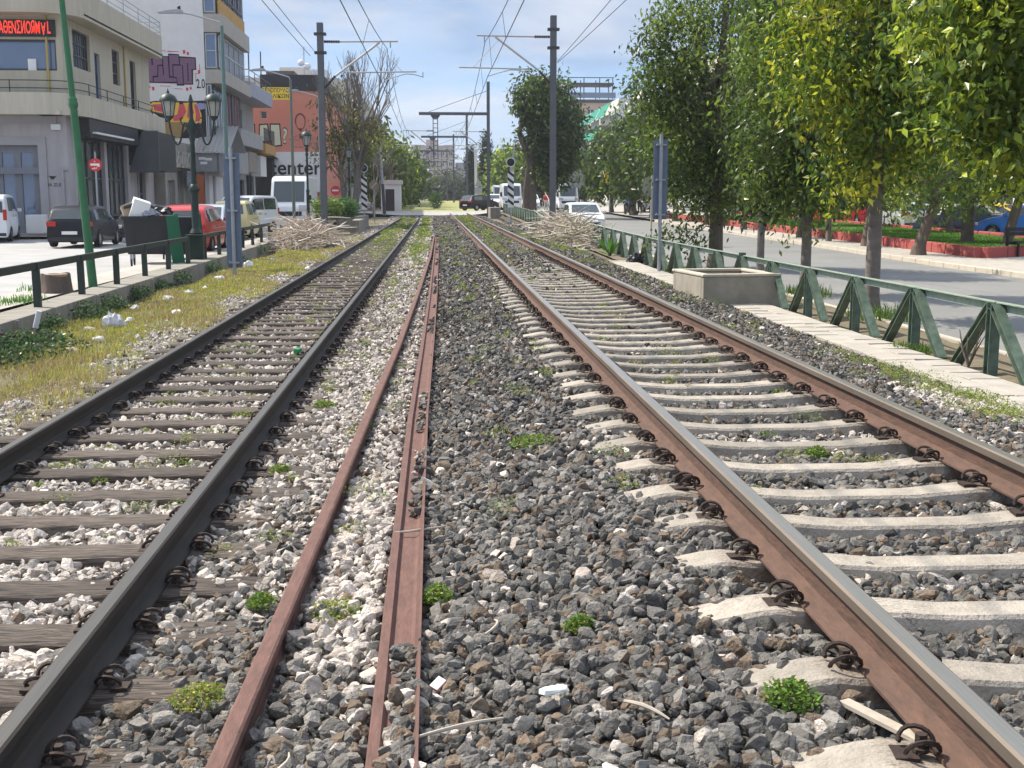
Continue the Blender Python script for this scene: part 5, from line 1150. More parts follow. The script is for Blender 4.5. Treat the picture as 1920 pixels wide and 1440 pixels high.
b.bb(.3,9.2,.3,6.2,21.9,22.25); b.bb(.3,9.2,.2,.26,23.1,23.25); b.build('pergola', M['wire'], Tb); MB().bb(0,9.5,-.1,0,19.4,20.4).build('glass_parapet', M['glassblue'], Tb); MB().bb(-.4,9.6,-.2,8,18.5,19.1).build('dark_band', M['wire'], Tb)
block('apartment_block','cream block half hidden behind the dark trees on the right',31,48,120,160,.6,17,cw((.50,.45,.38),'cream street render'),5,3,7,-1,cw((.55,.5,.45),'cream balcony'))
block('apartment_block','pale shop block behind the parked cars at the right edge',33,50,60,112,.3,13,cw((.55,.53,.50),'pale shop render'),4,3,9,-1,cw((.55,.53,.5),'pale balcony'),win=(2.4,1.7))
block('apartment_block','whitish block behind the trees at the far right edge',33,52,30,57,-.1,12,cw((.58,.56,.54),'whitish render'),3,3,6,-1,cw((.5,.48,.46),'greyish balcony'),win=(2.2,1.6))
# ================================================================== VEHICLES
PROF = dict(
 hatch=[(0,.50),(.004,.60),(.02,.665),(.085,.90),(.13,.955),(.24,.99),(.38,1),(.50,.985),(.58,.93),(.735,.665),(.77,.64),(.88,.58),(.96,.49),(.99,.42),(1,.36)],
 city=[(0,.45),(.004,.56),(.012,.62),(.045,.93),(.09,.98),(.3,1),(.5,.99),(.6,.95),(.76,.66),(.80,.635),(.91,.57),(.97,.47),(1,.36)],
 sedan=[(0,.48),(.01,.6),(.03,.665),(.15,.69),(.19,.71),(.31,.93),(.38,.98),(.48,1),(.57,.97),(.715,.69),(.75,.665),(.9,.59),(.97,.49),(1,.36)],
 panel=[(0,.42),(.004,.7),(.02,.90),(.06,.975),(.12,.995),(.4,1),(.6,.99),(.66,.95),(.79,.66),(.83,.62),(.93,.55),(.98,.42),(1,.34)],
 big=[(0,.4),(.004,.9),(.02,.975),(.06,.995),(.4,1),(.78,1),(.83,.975),(.86,.92),(.955,.52),(.975,.46),(.993,.36),(1,.28)],
)
GLASS = dict(hatch=(.02,.085,.58,.735,.12,.70), city=(.012,.045,.6,.76,.06,.74), sedan=(.19,.31,.57,.715,.22,.69), panel=(None,None,.66,.79,.12,.78), big=(None,None,.86,.955,.83,.93))
def car(label, kind, pos, rz, LWH, paint, cat='car', side=None, tail='mid', group=None, extras=True, name=None):
    """local +y is the front; origin on the ground in the middle"""
    L, W, Hc = LWH; prof = PROF[kind]; rear0, rear1, ws0, ws1, sd0, sd1 = GLASS[kind]
    if side: sd0, sd1 = side
    root = T(name or {'panel':'parked_van','big':'parked_van'}.get(kind,'parked_car'), label, cat, pos, rz, group)
    belt = {'hatch':.635,'city':.60,'sedan':.655,'panel':.61,'big':.46}[kind]*Hc
    ra = .335 if kind != 'big' else .38; rw = .30 if kind != 'big' else .35; yf, yr = L*.5-.17*L-.06, -L*.5+.19*L
    zt = lambda s: float(np.interp(s, [p[0] for p in prof], [p[1] for p in prof]))*Hc
    clear = .19 if kind != 'big' else .28
    ss = sorted({p[0] for p in prof} | {(yc+ra*math.cos(t)+L/2)/L for yc in (yf,yr) for t in np.linspace(0,PI,11)} | set(np.linspace(.02,.98,22)))
    ss = [s for i, s in enumerate(ss) if i == 0 or s-ss[i-1] > .0025]
    lean = .16 if kind in ('hatch','city','sedan') else .08
    def sec(s):
        y = s*L-L/2; top = zt(s); e = abs(2*s-1); w_ = W/2*(1-.085*e**5-.03*e**2); zb = min(belt, top-.03)
        z0 = clear
        for yc in (yf,yr):
            if abs(y-yc) < ra: z0 = max(z0, math.sqrt(ra*ra-(y-yc)**2)+.28)
        z0 = min(z0, zb-.09); k = max(0, top-belt)/(Hc-belt)
        rf = w_*(.965-lean*k)
        zl_ = max(z0+.03, .42*zb+.05)
        return y, [(w_*.93,z0),(w_*.985,max(z0+.012,z0*.6+zl_*.4)),(w_,zl_+.02),(w_*.985,zb*.5+zl_*.5+.012),(w_*.965,zb),(rf*1.0+ (.0),top-.055 if k > .15 else top-.018),(rf*.955,top-.014 if k > .15 else top-.006),(rf*.80,top),(0,top+.008*(1 if k > .2 else .5))]
    b = MB(); m = 17
    for s in ss:
        y, h = sec(s); b.v += [(x,y,z) for x, z in h]+[(-x,y,z) for x, z in h[-2::-1]]
    for i in range(len(ss)-1):
        for j in range(m): q = i*m; b.f.append((q+j, q+(j+1)%m, q+m+(j+1)%m, q+m+j)); b.m.append(0)
    b.f.append(tuple(range(m))); b.f.append(tuple(range((len(ss)-1)*m, len(ss)*m))[::-1]); b.m += [0,0]
    b.build('body', paint, root, smooth=32)
    MB().bb(-W*.40,W*.40,-L*.46,L*.46,.2,.55).build('underbody', M['plastic'], root)
    # side windows
    for sgn in (1,-1):
        n = 2 if kind not in ('panel','big') else 1 if side is None else 2
        cuts = np.linspace(sd0, sd1, n+1)
        for a, c in zip(cuts, cuts[1:]):
            a, c = a+.008, c-.008; g = MB(); q = np.linspace(a,c,9)
            for s in q:
                y, h = sec(s); (x0,z0),(x1,z1) = h[4],h[5]
                for t in (.10,.9): g.v.append((sgn*(x0+(x1-x0)*t+.006), y, z0+(z1-z0)*t))
            for i in range(8):
                f = (2*i,2*i+2,2*i+3,2*i+1); g.f.append(f if sgn > 0 else f[::-1]); g.m.append(0)
            g.build('side_window', M['carglass'], root)
    def screen(s0, s1, nm, wd=.88):
        g = MB(); q = np.linspace(s0+.004,s1-.004,6)
        for s in q:
            y, h = sec(s); w_ = h[6][0]*wd
            dz_ = (zt(s+.01)-zt(s-.01)); dy_ = .02*L; nn = math.hypot(dz_,dy_); o = .012
            for x in (-1,-.5,0,.5,1): g.v.append((x*w_, y-dz_/nn*o, zt(s)+dy_/nn*o+.004*(1-abs(x))))
        for i in range(5):
            for j in range(4): g.f.append((i*5+j,i*5+j+1,i*5+j+6,i*5+j+5)); g.m.append(0)
        g.build(nm, M['carglass'], root)
    screen(ws0, ws1, 'windscreen')
    if rear0 is not None: screen(rear0, rear1, 'rear_window', .84)
    elif kind == 'panel':
        for sx in (-1,1): MB().bb(sx*.06,sx*W*.37,-L/2-.012,-L/2+.02,belt*1.02,belt*1.02+.42).build('rear_window', M['carglass'], root)
    # wheels
    wm = None
    for yc in (yf,yr):
        for sgn in (1,-1):
            R = Matrix.Rotation(sgn*PI/2,3,'Y'); c = (sgn*(W/2-.195),yc,rw)
            wh = MB().lathe([(rw*.62,0),(rw*.95,.0),(rw,.03),(rw,.16),(rw*.95,.19),(rw*.66,.19),(rw*.62,.15)],c,20,R).build('wheel', M['tyre'], root, smooth=40)
            h = MB().lathe([(rw*.64,.15),(rw*.62,.165),(rw*.5,.155),(rw*.2,.175),(rw*.15,.185)],c,18,R); 
            for k in range(6):
                t = 2*PI*k/6; h.bar(Vector(c)+R@Vector((rw*.2*math.cos(t),rw*.2*math.sin(t),.172)),Vector(c)+R@Vector((rw*.58*math.cos(t),rw*.58*math.sin(t),.162)),.05,.02,up=R@Vector((0,0,1)))
            h.build('rim', M['rim'], wh, smooth=40)
    # lamps, plates, bumpers, mirrors
    yR, _ = sec(.004); hR = sec(.02)[1]
    for sgn in (1,-1):
        x = hR[3][0]*.86
        if tail == 'tall': MB().prism([(-.1,0),(.06,0),(.05,.42),(-.02,.62),(-.08,.62),(-.1,.3)],(sgn*hR[3][0]*.92,-L/2+.02+(.16 if kind == 'city' else .05),belt*.72),(sgn,0,0),(0,.16,1),.09*(-sgn)).build('tail_lamp', M['redlamp'], root)
        elif tail == 'post': MB().bb(sgn*(hR[3][0]*.84),sgn*(hR[3][0]*1.01),-L/2-.015,-L/2+.12,belt*.75,belt*1.12).build('tail_lamp', M['redlamp'], root, bevel=.02)
        else: MB().bb(sgn*(x-.22),sgn*(hR[3][0]*1.005),-L/2-.012,-L/2+.16,belt*.80,belt*1.0-.02).build('tail_lamp', M['redlamp'], root, bevel=.025)
        hF = sec(.955)[1]; MB().bb(sgn*(hF[3][0]*.55),sgn*(hF[3][0]*1.0),L/2-.16,L/2-.015 if kind != 'big' else L/2-.02,zt(.965)*.80,zt(.965)*.995).build('headlight', M['clearlamp'], root, bevel=.03)
        y, h = sec(ws1-.035 if kind != 'big' else ws1-.015); MB().box(sgn*(h[4][0]+.11),y,h[4][1]+.09 if kind != 'big' else h[4][1]+.35,.17,.09,.13 if kind != 'big' else .4).build('mirror', paint if kind != 'big' else M['plastic'], root, bevel=.025)
        b = MB()
        for s in ((.42,.62) if kind != 'big' else (.72,)):
            y, h = sec(s); b.bb(sgn*(h[3][0]+.002),sgn*(h[3][0]+.02),y-.18,y-.03,belt*.86,belt*.89)
        b.build('door_handle', M['plastic'], root)
    MB().bb(-.26,.26,-L/2-.018,-L/2+.01,belt*.62 if kind != 'hatch' else belt*.50,belt*.62+.11 if kind != 'hatch' else belt*.50+.11).build('number_plate', M['white'], root)
    MB().bb(-.26,.26,L/2-.02,L/2+.012,.36,.47).build('number_plate', M['white'], root)
    g = MB(); g.bb(-W*.32,W*.32,L/2-.09,L/2+.004,zt(.975)*.62,zt(.975)*.80).build('grille', M['plastic'], root)
    b = MB(); b.bb(-W*.42,W*.42,-L/2-.008,-L/2+.1,.24,.36); b.build('lower_bumper', M['plastic'], root); MB().bb(-W*.4,W*.4,L/2-.12,L/2+.002,.22,.33).build('lower_bumper', M['plastic'], root)
    return root
def pt(nm, c, m=0.): return pm('car paint '+nm, c, tuple(a*.93 for a in c), 1, .3, metal=m, coat=.35, spec=.45)
WHT, BLK, RED, SIL, NAVY = pt('white',(.72,.73,.74)), pt('black',(.007,.008,.012)), pt('red',(.52,.022,.018)), pt('silver',(.50,.52,.54),.3), pt('navy',(.03,.042,.085))
CRM, GRY, MAR, BLU, YEL = pt('cream yellow',(.66,.56,.27)), pt('grey',(.16,.17,.18),.2), pt('maroon',(.22,.012,.02)), pt('bright blue',(.03,.17,.5)), pt('taxi yellow',(.85,.55,.03))
BLK = pm('car paint deep black', (.008,.009,.014), (.007,.008,.012), 1, .34, spec=.22, coat=.06)
G0 = 'cars parked along the left street'
car('white small van parked at the left edge by the grey shop front','panel',(-17.8,50.0,-.14),.22,(4.1,1.75,1.85),WHT,'van',tail='post')
car('dark blue black hatchback seen from behind in front of the corner shop','hatch',(-12.65,44.7,-.14),.03,(4.2,1.72,1.44),BLK)
car('shiny red hatchback parked behind the rubbish bins','hatch',(-7.75,39.45,-.14),.0,(3.9,1.68,1.48),RED)
car('silver white hatchback facing us between red and cream cars','hatch',(-8.9,48.4,-.14),PI-.03,(3.9,1.66,1.46),SIL)
car('cream yellow small tall car with upright red tail lamps','city',(-8.5,52.8,-.14),.0,(3.6,1.62,1.60),CRM,tail='tall')
car('white panel van parked askew beside the cream yellow car','panel',(-8.85,57.2,-.14),PI-.33,(4.1,1.72,1.82),WHT,'van',side=(.08,.74),tail='post')
car('tall white van facing us with a large windscreen','big',(-7.25,63.8,-.1),PI,(6.2,2.05,2.75),WHT,'van')
car('white family car behind the left mast','city',(-6.3,80.5,-.03),PI,(4.2,1.75,1.6),WHT)
car('silver car behind the stone planter before the crossing','hatch',(-6.9,90,.03),PI,(4.1,1.72,1.45),SIL)
car('pale car farthest along the left street','hatch',(-8.2,99,.1),PI,(4.1,1.72,1.45),SIL)
car('dark red car behind the silver white hatchback','hatch',(-10.9,55.5,-.14),0,(3.9,1.68,1.46),MAR)
car('black car standing between the shops and the red hatchback','hatch',(-11.6,49.4,-.14),PI,(4.0,1.7,1.42),BLK)
# right side
car('black hatchback turning across the level crossing','hatch',(4.35,117.5,.38),-.8,(4.1,1.75,1.5),BLK)
car('white hatchback driving towards us behind the branch heap','hatch',(7.35,60,zr(60)-.1),PI+.03,(4.1,1.75,1.48),WHT)
car('white van with a dark grille driving towards us beside the right mast','big',(12.1,112,zr(112)-.1),PI,(5.6,2.0,2.5),WHT,'van')
car('small white car driving towards us left of the right mast','hatch',(9.3,118,zr(118)-.1),PI,(4.0,1.72,1.5),WHT)
car('white box van behind the thick tree trunk','big',(7.1,114,zr(114)-.1),PI,(5.6,2.0,2.5),WHT,'van')
car('white car waiting at the crossing behind the railing','hatch',(6.2,128,zr(128)-.1),PI,(4.0,1.72,1.5),WHT)
car('far white van at the crossing beyond the striped signal','big',(8.0,150,zr(150)-.1),PI,(5.6,2.0,2.5),WHT,'van')
car('silver car parked beyond the median tree trunks','hatch',(18.2,103,zr(103)+.0),.15,(4.2,1.72,1.48),SIL)
car('white pickup van behind the blue sign back','big',(24.3,113,zr(113)-.05),.2,(5.2,1.95,2.2),WHT,'van')
car('dark grey car behind the thickest roadside trunk','hatch',(24.5,97,zr(97)-.05),.15,(4.2,1.72,1.46),GRY)
car('white car behind the median lawn between the trunks','hatch',(24.5,90,zr(90)-.05),.15,(4.2,1.72,1.46),WHT)
car('bright red car beyond the lawn, half hidden by leaves','hatch',(24.5,73.8,zr(73)-.05),.1,(4.0,1.7,1.45),RED)
car('maroon car parked beside the bright red one','hatch',(24.5,68.4,zr(68)-.05),.1,(4.0,1.7,1.45),MAR)
car('silver hatchback beyond the lawn right of the maroon car','hatch',(24.5,62.6,zr(62)-.05),.1,(4.0,1.7,1.45),SIL)
car('dull navy blue old car parked on the far side of the lawn','sedan',(23.9,53.2,zr(53)-.05),.85,(4.3,1.7,1.42),NAVY)
t = car('yellow taxi parked behind the navy blue old car','sedan',(26.3,56.2,zr(56)-.05),.85,(4.5,1.75,1.46),YEL)
car('bright blue car at the right edge behind the bench','hatch',(24.9,49.3,zr(49)-.05),.9,(4.1,1.72,1.5),BLU)
# ---- rubbish container and what is in it
r = T('rubbish_container','black wheeled rubbish container with an open green lid behind the railing','rubbish container',(-7.22,31.2,-.14),.12); r.scale = (.74,.82,1)
b = MB(); pr = [(-.68,.30),(-.72,.34),(-.80,1.16),(-.80,1.22)]; dp = [.42,.44,.52,.53]
for (x, z), d in zip(pr, dp): b.v += [(x,-d,z),(-x,-d,z),(-x,d,z),(x,d,z)]
for i in range(3):
    for k in range(4): q = i*4; b.f.append((q+k,q+(k+1)%4,q+4+(k+1)%4,q+4+k)); b.m.append(0)
b.f.append((3,2,1,0)); b.m.append(0); b.bb(-.74,.74,-.47,.47,.95,1.0); b.build('tub', M['binblack'], r, bevel=.02)
b = MB()
for x0, x1, y0, y1 in ((-.86,.86,-.58,-.5),(-.86,.86,.5,.58),(-.86,-.78,-.5,.5),(.78,.86,-.5,.5)): b.bb(x0,x1,y0,y1,1.17,1.25)
for x in (-.45,0,.45): b.bb(x-.02,x+.02,-.5,-.45,.4,1.15)
b.build('rim', M['binblack'], r)
for x in (-.6,.6):
    for y in (-.36,.36):
        w_ = MB().lathe([(.1,-.025),(.1,.025)],(x,y,.1),14,Matrix.Rotation(PI/2,3,'Y')).build('wheel', M['tyre'], r); MB().bb(x-.035,x+.035,y-.06,y+.06,.1,.32).build('fork', M['galv'], w_)
MB().prism([(0,0),(.5,.1),(.9,.05),(.9,.12),(.5,.18),(0,.06)],(-.78,.54,1.22),UX,(0,.25,1),.9).build('open_lid', M['binblack'], r, bevel=.01)
b = MB(); b.prism([(0,0),(.18,.02),(.22,-.35),(.3,-.9),(.24,-1.32),(.02,-1.28),(-.06,-.7)],(.83,-.55,1.3),(.8,.6,0),(0,0,1),.05); b.prism([(0,0),(.42,0),(.5,-.5),(.62,-1.2),(.2,-1.32),(.05,-.6)],(.62,-.64,1.27),(.9,.2,0),(0,0,1),.05)
b.build('side_lid', M['bingreen'], r, bevel=.015)
r = T('rubbish_container','second container with a green side lid just behind the black one','rubbish container',(-6.98,33.4,-.14),.12); r.scale = (.74,.82,1)
MB().bb(-.62,.62,-.45,.45,.3,1.2).build('tub', M['binblack'], r, bevel=.03); MB().prism([(0,0),(.3,0),(.36,-.5),(.42,-.95),(.12,-1.0),(.03,-.5)],(.58,-.5,1.28),(.95,.2,0),(0,0,1),.06).build('side_lid', M['bingreen'], r, bevel=.015)
for x in (-.5,.5): MB().lathe([(.1,-.025),(.1,.025)],(x,-.35,.1),14,Matrix.Rotation(PI/2,3,'Y')).build('wheel', M['tyre'], r)
o = MB().box(0,0,0,.42,.5,.52,Matrix.Rotation(.35,3,'Y') @ Matrix.Rotation(.3,3,'Z')).build('white_box', M['white'], bevel=.01); o.location = (-7.42,31.05,1.26); tag(o,'white carton sticking out of the black container','box')
o = MB().box(0,0,0,.3,.45,.5,Matrix.Rotation(-.4,3,'Y') @ Matrix.Rotation(.3,3,'Z')).build('cardboard_box', M['cardboard'], bevel=.01); o.location = (-7.68,31.15,1.16); tag(o,'brown carton leaning at the rim of the black container','box')
o = crumple(.36,.3,.24,41).build('rubbish_bag', M['bagblack'], smooth=30); o.location = (-6.98,31.3,1.14); tag(o,'dark shiny rubbish bag on top of the black container','bag')
o = crumple(.26,.26,.2,43).build('rubbish_bag', pm('grey bag',(.3,.31,.34),(.2,.21,.24),9,.4), smooth=30); o.location = (-7.15,31.0,1.12); tag(o,'grey rubbish bag beside the white carton','bag')
# ---- two wheelers
def scooter(label, pos, rz, box=None, rider=None):
    r = T('scooter', label, 'scooter', pos, rz)
    for y in (-.62,.64):
        w_ = MB().lathe([(.2,-.05),(.28,-.045),(.3,0),(.28,.045),(.2,.05)],(0,y,.3),18,Matrix.Rotation(PI/2,3,'Y')).build('wheel', M['tyre'], r, smooth=40); MB().lathe([(.18,-.02),(.18,.02)],(0,y,.3),14,Matrix.Rotation(PI/2,3,'Y')).build('rim', M['rim'], w_)
    b = MB(); b.prism([(-.9,.55),(-.75,.72),(-.1,.74),(.0,.5),(.3,.3),(.42,.45),(.5,.95),(.58,.95),(.55,.3),(.2,.2),(-.3,.22),(-.6,.42)],(.11,0,0),UY,(0,0,1),-.22); b.build('body', M['black'], r, bevel=.03)
    MB().bb(-.12,.12,-.85,-.05,.74,.84).build('seat', M['plastic'], r, bevel=.03); MB().prism([(.36,.3),(.48,.35),(.6,1.0),(.52,1.02)],(.17,0,0),UY,(0,0,1),-.34).build('leg_shield', M['white'], r, bevel=.02)
    b = MB(); b.tube([(-.34,.38,1.06),(-.1,.5,1.02),(.1,.5,1.02),(.34,.38,1.06)],.018,6); b.tube([(0,.52,1.0),(0,.64,.3)],.03,6); b.build('handlebar', M['plastic'], r)
    MB().bb(-.07,.07,-.95,-.88,.6,.72).build('tail_lamp', M['redlamp'], r); MB().bb(-.09,.09,.58,.66,.86,1.0).build('headlight', M['clearlamp'], r)
    if box: MB().bb(-.24,.24,-1.05,-.6,.86,1.28).build('top_box', box, r, bevel=.04)
    return r
scooter('black scooter with a white leg shield parked by the corner shop windows',(-12.6,50.6,-.0),PI+.9)
scooter('delivery scooter with a blue box ridden away on the right road',(14.9,93,zr(93)-.0),.15,BLU)
scooter('dark scooter parked left of the median trees',(13.0,104,zr(104)+.03),.6)
def person(label, pos, rz, shirt, trousers, sitting=False):
    """one skinned body; hair, shirt and trousers as children"""
    r = T('person', label, 'person', pos, rz); sk = pm('skin',(.45,.27,.19),(.4,.23,.16),8,.6)
    if sitting: J = {'hip':(0,0,.84),'waist':(0,.04,1.02),'chest':(0,.10,1.26),'neck':(0,.13,1.42),'head':(0,.17,1.52),'top':(0,.17,1.66),'sl':(.19,.1,1.36),'el':(.27,.28,1.14),'wl':(.3,.5,1.07),'fl':(.29,.58,1.07),'hl':(.11,.02,.84),'kl':(.17,.42,.76),'al':(.17,.34,.36),'tl':(.17,.48,.3)}
    else: J = {'hip':(0,0,.92),'waist':(0,0,1.1),'chest':(0,0,1.3),'neck':(0,0,1.48),'head':(0,.02,1.58),'top':(0,.02,1.72),'sl':(.19,0,1.42),'el':(.25,-.03,1.14),'wl':(.26,.06,.9),'fl':(.26,.08,.8),'hl':(.1,0,.88),'kl':(.11,.05,.48),'al':(.12,-.02,.08),'tl':(.13,.13,.03)}
    rad = {'hip':.13,'waist':.12,'chest':.15,'neck':.055,'head':.095,'top':.07,'s':.065,'e':.045,'w':.032,'f':.03,'h':.09,'k':.06,'a':.042,'t':.035}
    pts, rr, ed, ix = [], [], [], {}
    def put(n_, p, q): ix[n_] = len(pts); pts.append(p); rr.append(q)
    for n_ in ('hip','waist','chest','neck','head','top'): put(n_, J[n_], rad[n_])
    ed += [(0,1),(1,2),(2,3),(3,4),(4,5)]
    for s in (1,-1):
        for ch, par in ((('sl','el','wl','fl'),'chest'),(('hl','kl','al','tl'),'hip')):
            prev = ix[par]
            for c in ch: p = J[c]; put(c+str(s),(p[0]*s,p[1],p[2]),rad[c[0]]); ed.append((prev,ix[c+str(s)])); prev = ix[c+str(s)]
    def skin(nm, keep, grow, mat, par):
        me = bpy.data.meshes.new(nm); idx = [i for i in range(len(pts)) if keep(i)]; mp_ = {a:k for k, a in enumerate(idx)}
        me.from_pydata([pts[i] for i in idx],[(mp_[a],mp_[c]) for a, c in ed if a in mp_ and c in mp_],[]); me.materials.append(mat)
        o = bpy.data.objects.new(nm, me); COL.objects.link(o); o.parent = par; md = o.modifiers.new('skin','SKIN')
        for k, i in enumerate(idx): me.skin_vertices[0].data[k].radius = (rr[i]*grow,)*2
        me.skin_vertices[0].data[0].use_root = True; sb = o.modifiers.new('sub','SUBSURF'); sb.levels = 2; sb.render_levels = 2; return o
    nm = {v:k for k, v in ix.items()}
    skin('body', lambda i: True, 1, sk, r)
    skin('shirt', lambda i: nm[i] in ('hip','waist','chest') or nm[i][:2] in ('sl','el'), 1.14, shirt, r)
    skin('trousers', lambda i: nm[i] == 'hip' or nm[i][:2] in ('hl','kl','al'), 1.17, trousers, r)
    h = J['head']; MB().lathe([(.1,-.02),(.125,.04),(.115,.12),(.07,.17),(.01,.19)],(h[0],h[1]-.012,h[2]),12).build('hair' if not sitting else 'helmet', M['plastic'], r, smooth=60)
    return r
person('rider in a blue jacket sitting on the delivery scooter',(14.9,92.9,zr(93)+.0),.15,BLU and pm('blue jacket',(.03,.12,.42),(.025,.1,.36),5,.8),M['plastic'],True)
person('person in a white shirt and dark trousers standing near the silver car',(16.1,94.5,zr(94)+.03),2.4,pm('white shirt',(.7,.69,.67),(.6,.59,.57),5,.8),M['plastic'])
person('person in red walking on the road beside the right mast',(10.2,111,zr(111)-.1),2.9,pm('red top',(.55,.03,.04),(.48,.025,.03),5,.8),pm('pale trousers',(.5,.48,.45),(.42,.4,.38),5,.8))
# ---- median: red kerb, lawn, bench, traffic lights, signs
b = MB()
def redblk(xa, ya, xb, yb):
    n_ = max(1,round(math.hypot(xb-xa,yb-ya)/1.05))
    for k in range(n_):
        p = Vector((xa+(xb-xa)*k/n_,ya+(yb-ya)*k/n_,0)); q = Vector((xa+(xb-xa)*(k+1)/n_,ya+(yb-ya)*(k+1)/n_,0)); d = (q-p).normalized()*.012
        z = zr((p.y+q.y)/2)+.03; b.bar((p.x+d.x,p.y+d.y,z+.15),(q.x-d.x,q.y-d.y,z+.15+rnd.uniform(-.008,.008)),.26,.34)
redblk(16.3,35.3,16.3,88); redblk(16.45,35.2,20.6,37.6); redblk(17.6,31.0,17.6,33.2); redblk(22.2,38.5,22.2,88)
tag(b.build('red_kerb_wall', M['redkerb'], bevel=.03), 'low red painted kerb wall of blocks round the median lawn', 'kerb')
strip('lawn', np.arange(16.4,22.3,.5), np.arange(35.5,88,1.5), lambda X, Y: zR(Y)+np.where(Y < 37.9, np.where(X > 16.5+(Y-35.2)*1.7, -.1, .2), .2)+.06*np.sin(X*.9)*np.sin(Y*.3), M['lawnbase'])
n = 60000; x = npr.uniform(16.45,22.0,n); y = 35.6+45*npr.random(n)**1.7; k = in_view(x,y,2) & ((y > 37.9) | (x < 16.4+(y-35.2)*1.7)); x, y = x[k], y[k]; n = len(x)
V, Fc, C = blades(np.stack([x,y,zR(y)+.2],1), npr.uniform(.03,.10,n), .014, np.array([[.12,.26,.03]])*npr.uniform(.6,1.35,(n,1)))
tag(npmesh('lawn_grass', V, Fc, M['weed'], C), 'bright green grass of the median lawn inside the red kerb', 'grass', kind='stuff')
r = T('park_bench','dark bench at the right edge of the median lawn','bench',(18.45,36.2,zr(36)+.03),.35)
for z in (.82,.68): MB().bb(-.95,.95,.2,.24,z-.055,z+.055).build('back_slat', M['black'], r)
for y in (-.2,-.05,.1): MB().bb(-.95,.95,y-.06,y+.06,.42,.46).build('seat_slat', M['black'], r)
for x in (-.85,.85): MB().bb(x-.03,x+.03,-.25,.22,.36,.41).bb(x-.03,x+.03,-.25,-.19,0,.36).bb(x-.03,x+.03,.2,.26,0,.88).build('leg', M['black'], r)
r = T('traffic_light','traffic light over the road on a bent arm by the crossing','traffic light',(6.6,104,zr(104)-.1)); MB().tube(bez([(0,0,0),(0,0,5.6),(0,0,6.2),(1.6,0,6.15)],12)+[Vector((4.2,0,6.1))],.07,8).build('pole', M['galv'], r)
for x in (3.2,4.1):
    h = MB().bb(x-.2,x+.2,-.1,.12,5.35,6.5).build('lamp_housing', M['black'], r)
    for z in (5.6,5.93,6.26): MB().lathe([(.13,0),(.13,.06)],(x,-.1,z),12,Matrix.Rotation(PI/2,3,'X')).build('lamp', M['plastic'], h)
r = T('traffic_light','yellow backed traffic light beside the median trees','traffic light',(13.9,96,zr(96)+.03)); MB().tube([(0,0,0),(0,0,3.4)],.05,8).build('pole', M['galv'], r); MB().bb(-.45,-.02,-.06,.1,2.4,3.4).build('lamp_housing', M['yellow'], r, bevel=.03); MB().bb(.08,.4,-.06,.1,2.4,3.3).build('dark_housing', M['black'], r, bevel=.03)
r = T('direction_sign','grey sign board seen from behind near the white van','sign',(12.6,108,zr(108)+.03)); MB().tube([(0,.05,0),(0,.05,3.6)],.05,6).build('post', M['galv'], r); MB().bb(-.75,.75,-.03,.0,2.0,3.6).build('panel', M['galv'], r)
b = MB()
for z in (2.2,2.5,2.8,3.1,3.4): b.bb(-.7,.7,-.045,-.03,z-.03,z+.03)
b.build('stiffener', M['conc'], r)
r = T('triangle_sign','triangular sign with a plate below seen beyond the portal mast','sign',(4.6,128,.4)); MB().tube([(0,0,0),(0,0,3)],.04,6).build('post', M['galv'], r); MB().prism([(-.45,2.4),(.45,2.4),(0,3.2)],(0,-.05,0),UX,(0,0,1),.02).build('triangle', M['galv'], r); MB().bb(-.4,.4,-.07,-.05,1.6,2.3).build('plate', M['galv'], r)
r = T('white_lamp_post','white post with a slim lamp arm among the cypresses','street lamp',(5.1,150,.8)); MB().tube([(0,0,0),(0,0,6.6)],.16,8).build('pole', M['whitewall'], r); MB().bar((-.2,0,6.6),(1.3,0,6.95),.25,.14).build('lamp_head', M['whitewall'], r)
# ================================================================== TREES
def crown(par, blobs, ncl, per, size, cols, droop=(-1.4,.0), shell=.45, wid=.205, spread=1.):
    """leaf clusters through the blobs: cluster centres lie mostly near the surface, leaves hang from them"""
    Cs = []
    vol = np.array([b[3]*b[4]*b[5] for b in blobs])**.75; vol /= vol.sum()
    for bl, v in zip(blobs, vol):
        m = max(3,int(ncl*v)); d = npr.normal(size=(m,3)); d /= np.linalg.norm(d,axis=1)[:,None]; q = (shell+(1-shell)*npr.random(m)**.5+.34*npr.random(m)**4)*(1+.16*np.sin(d[:,0]*5+bl[0]*3)*np.sin(d[:,2]*4+d[:,1]*5))
        Cs.append(np.array([bl[:3]])+d*q[:,None]*np.array([bl[3:6]]))
    c = np.concatenate(Cs); m = len(c); tone = npr.uniform(.6,1.3,(m,1)); pal = npr.integers(0,len(cols),m)
    k = np.repeat(np.arange(m), per); n = len(k); P = c[k]+npr.normal(size=(n,3))*np.array([[1,1,.8]])*size*1.25*spread
    a = npr.uniform(0,2*PI,n); e = npr.uniform(droop[0],droop[1],n); d = np.stack([np.cos(a)*np.cos(e),np.sin(a)*np.cos(e),np.sin(e)],1)
    r = npr.normal(size=(n,3)); s = np.cross(d,r); s /= np.linalg.norm(s,axis=1)[:,None]+1e-9; nn = np.cross(s,d)
    L = (npr.uniform(.75,1.45,n)*size)[:,None]; wv = L*wid*npr.uniform(.8,1.3,n)[:,None]
    V = np.stack([P, P+d*L*.38+s*wv-nn*L*.07, P+d*L-nn*L*.12, P+d*L*.38-s*wv-nn*L*.07, P+d*L*.45],1).reshape(-1,3)
    o = np.arange(n)*5; Fc = np.concatenate([np.stack([o,o+1,o+2,o+4],1), np.stack([o,o+4,o+2,o+3],1)])
    C = np.array(cols)[pal[k]]*tone[k]*npr.uniform(.75,1.25,(n,1))
    return npmesh('crown', V, Fc, M['leaf'], np.repeat(C,5,0), par)
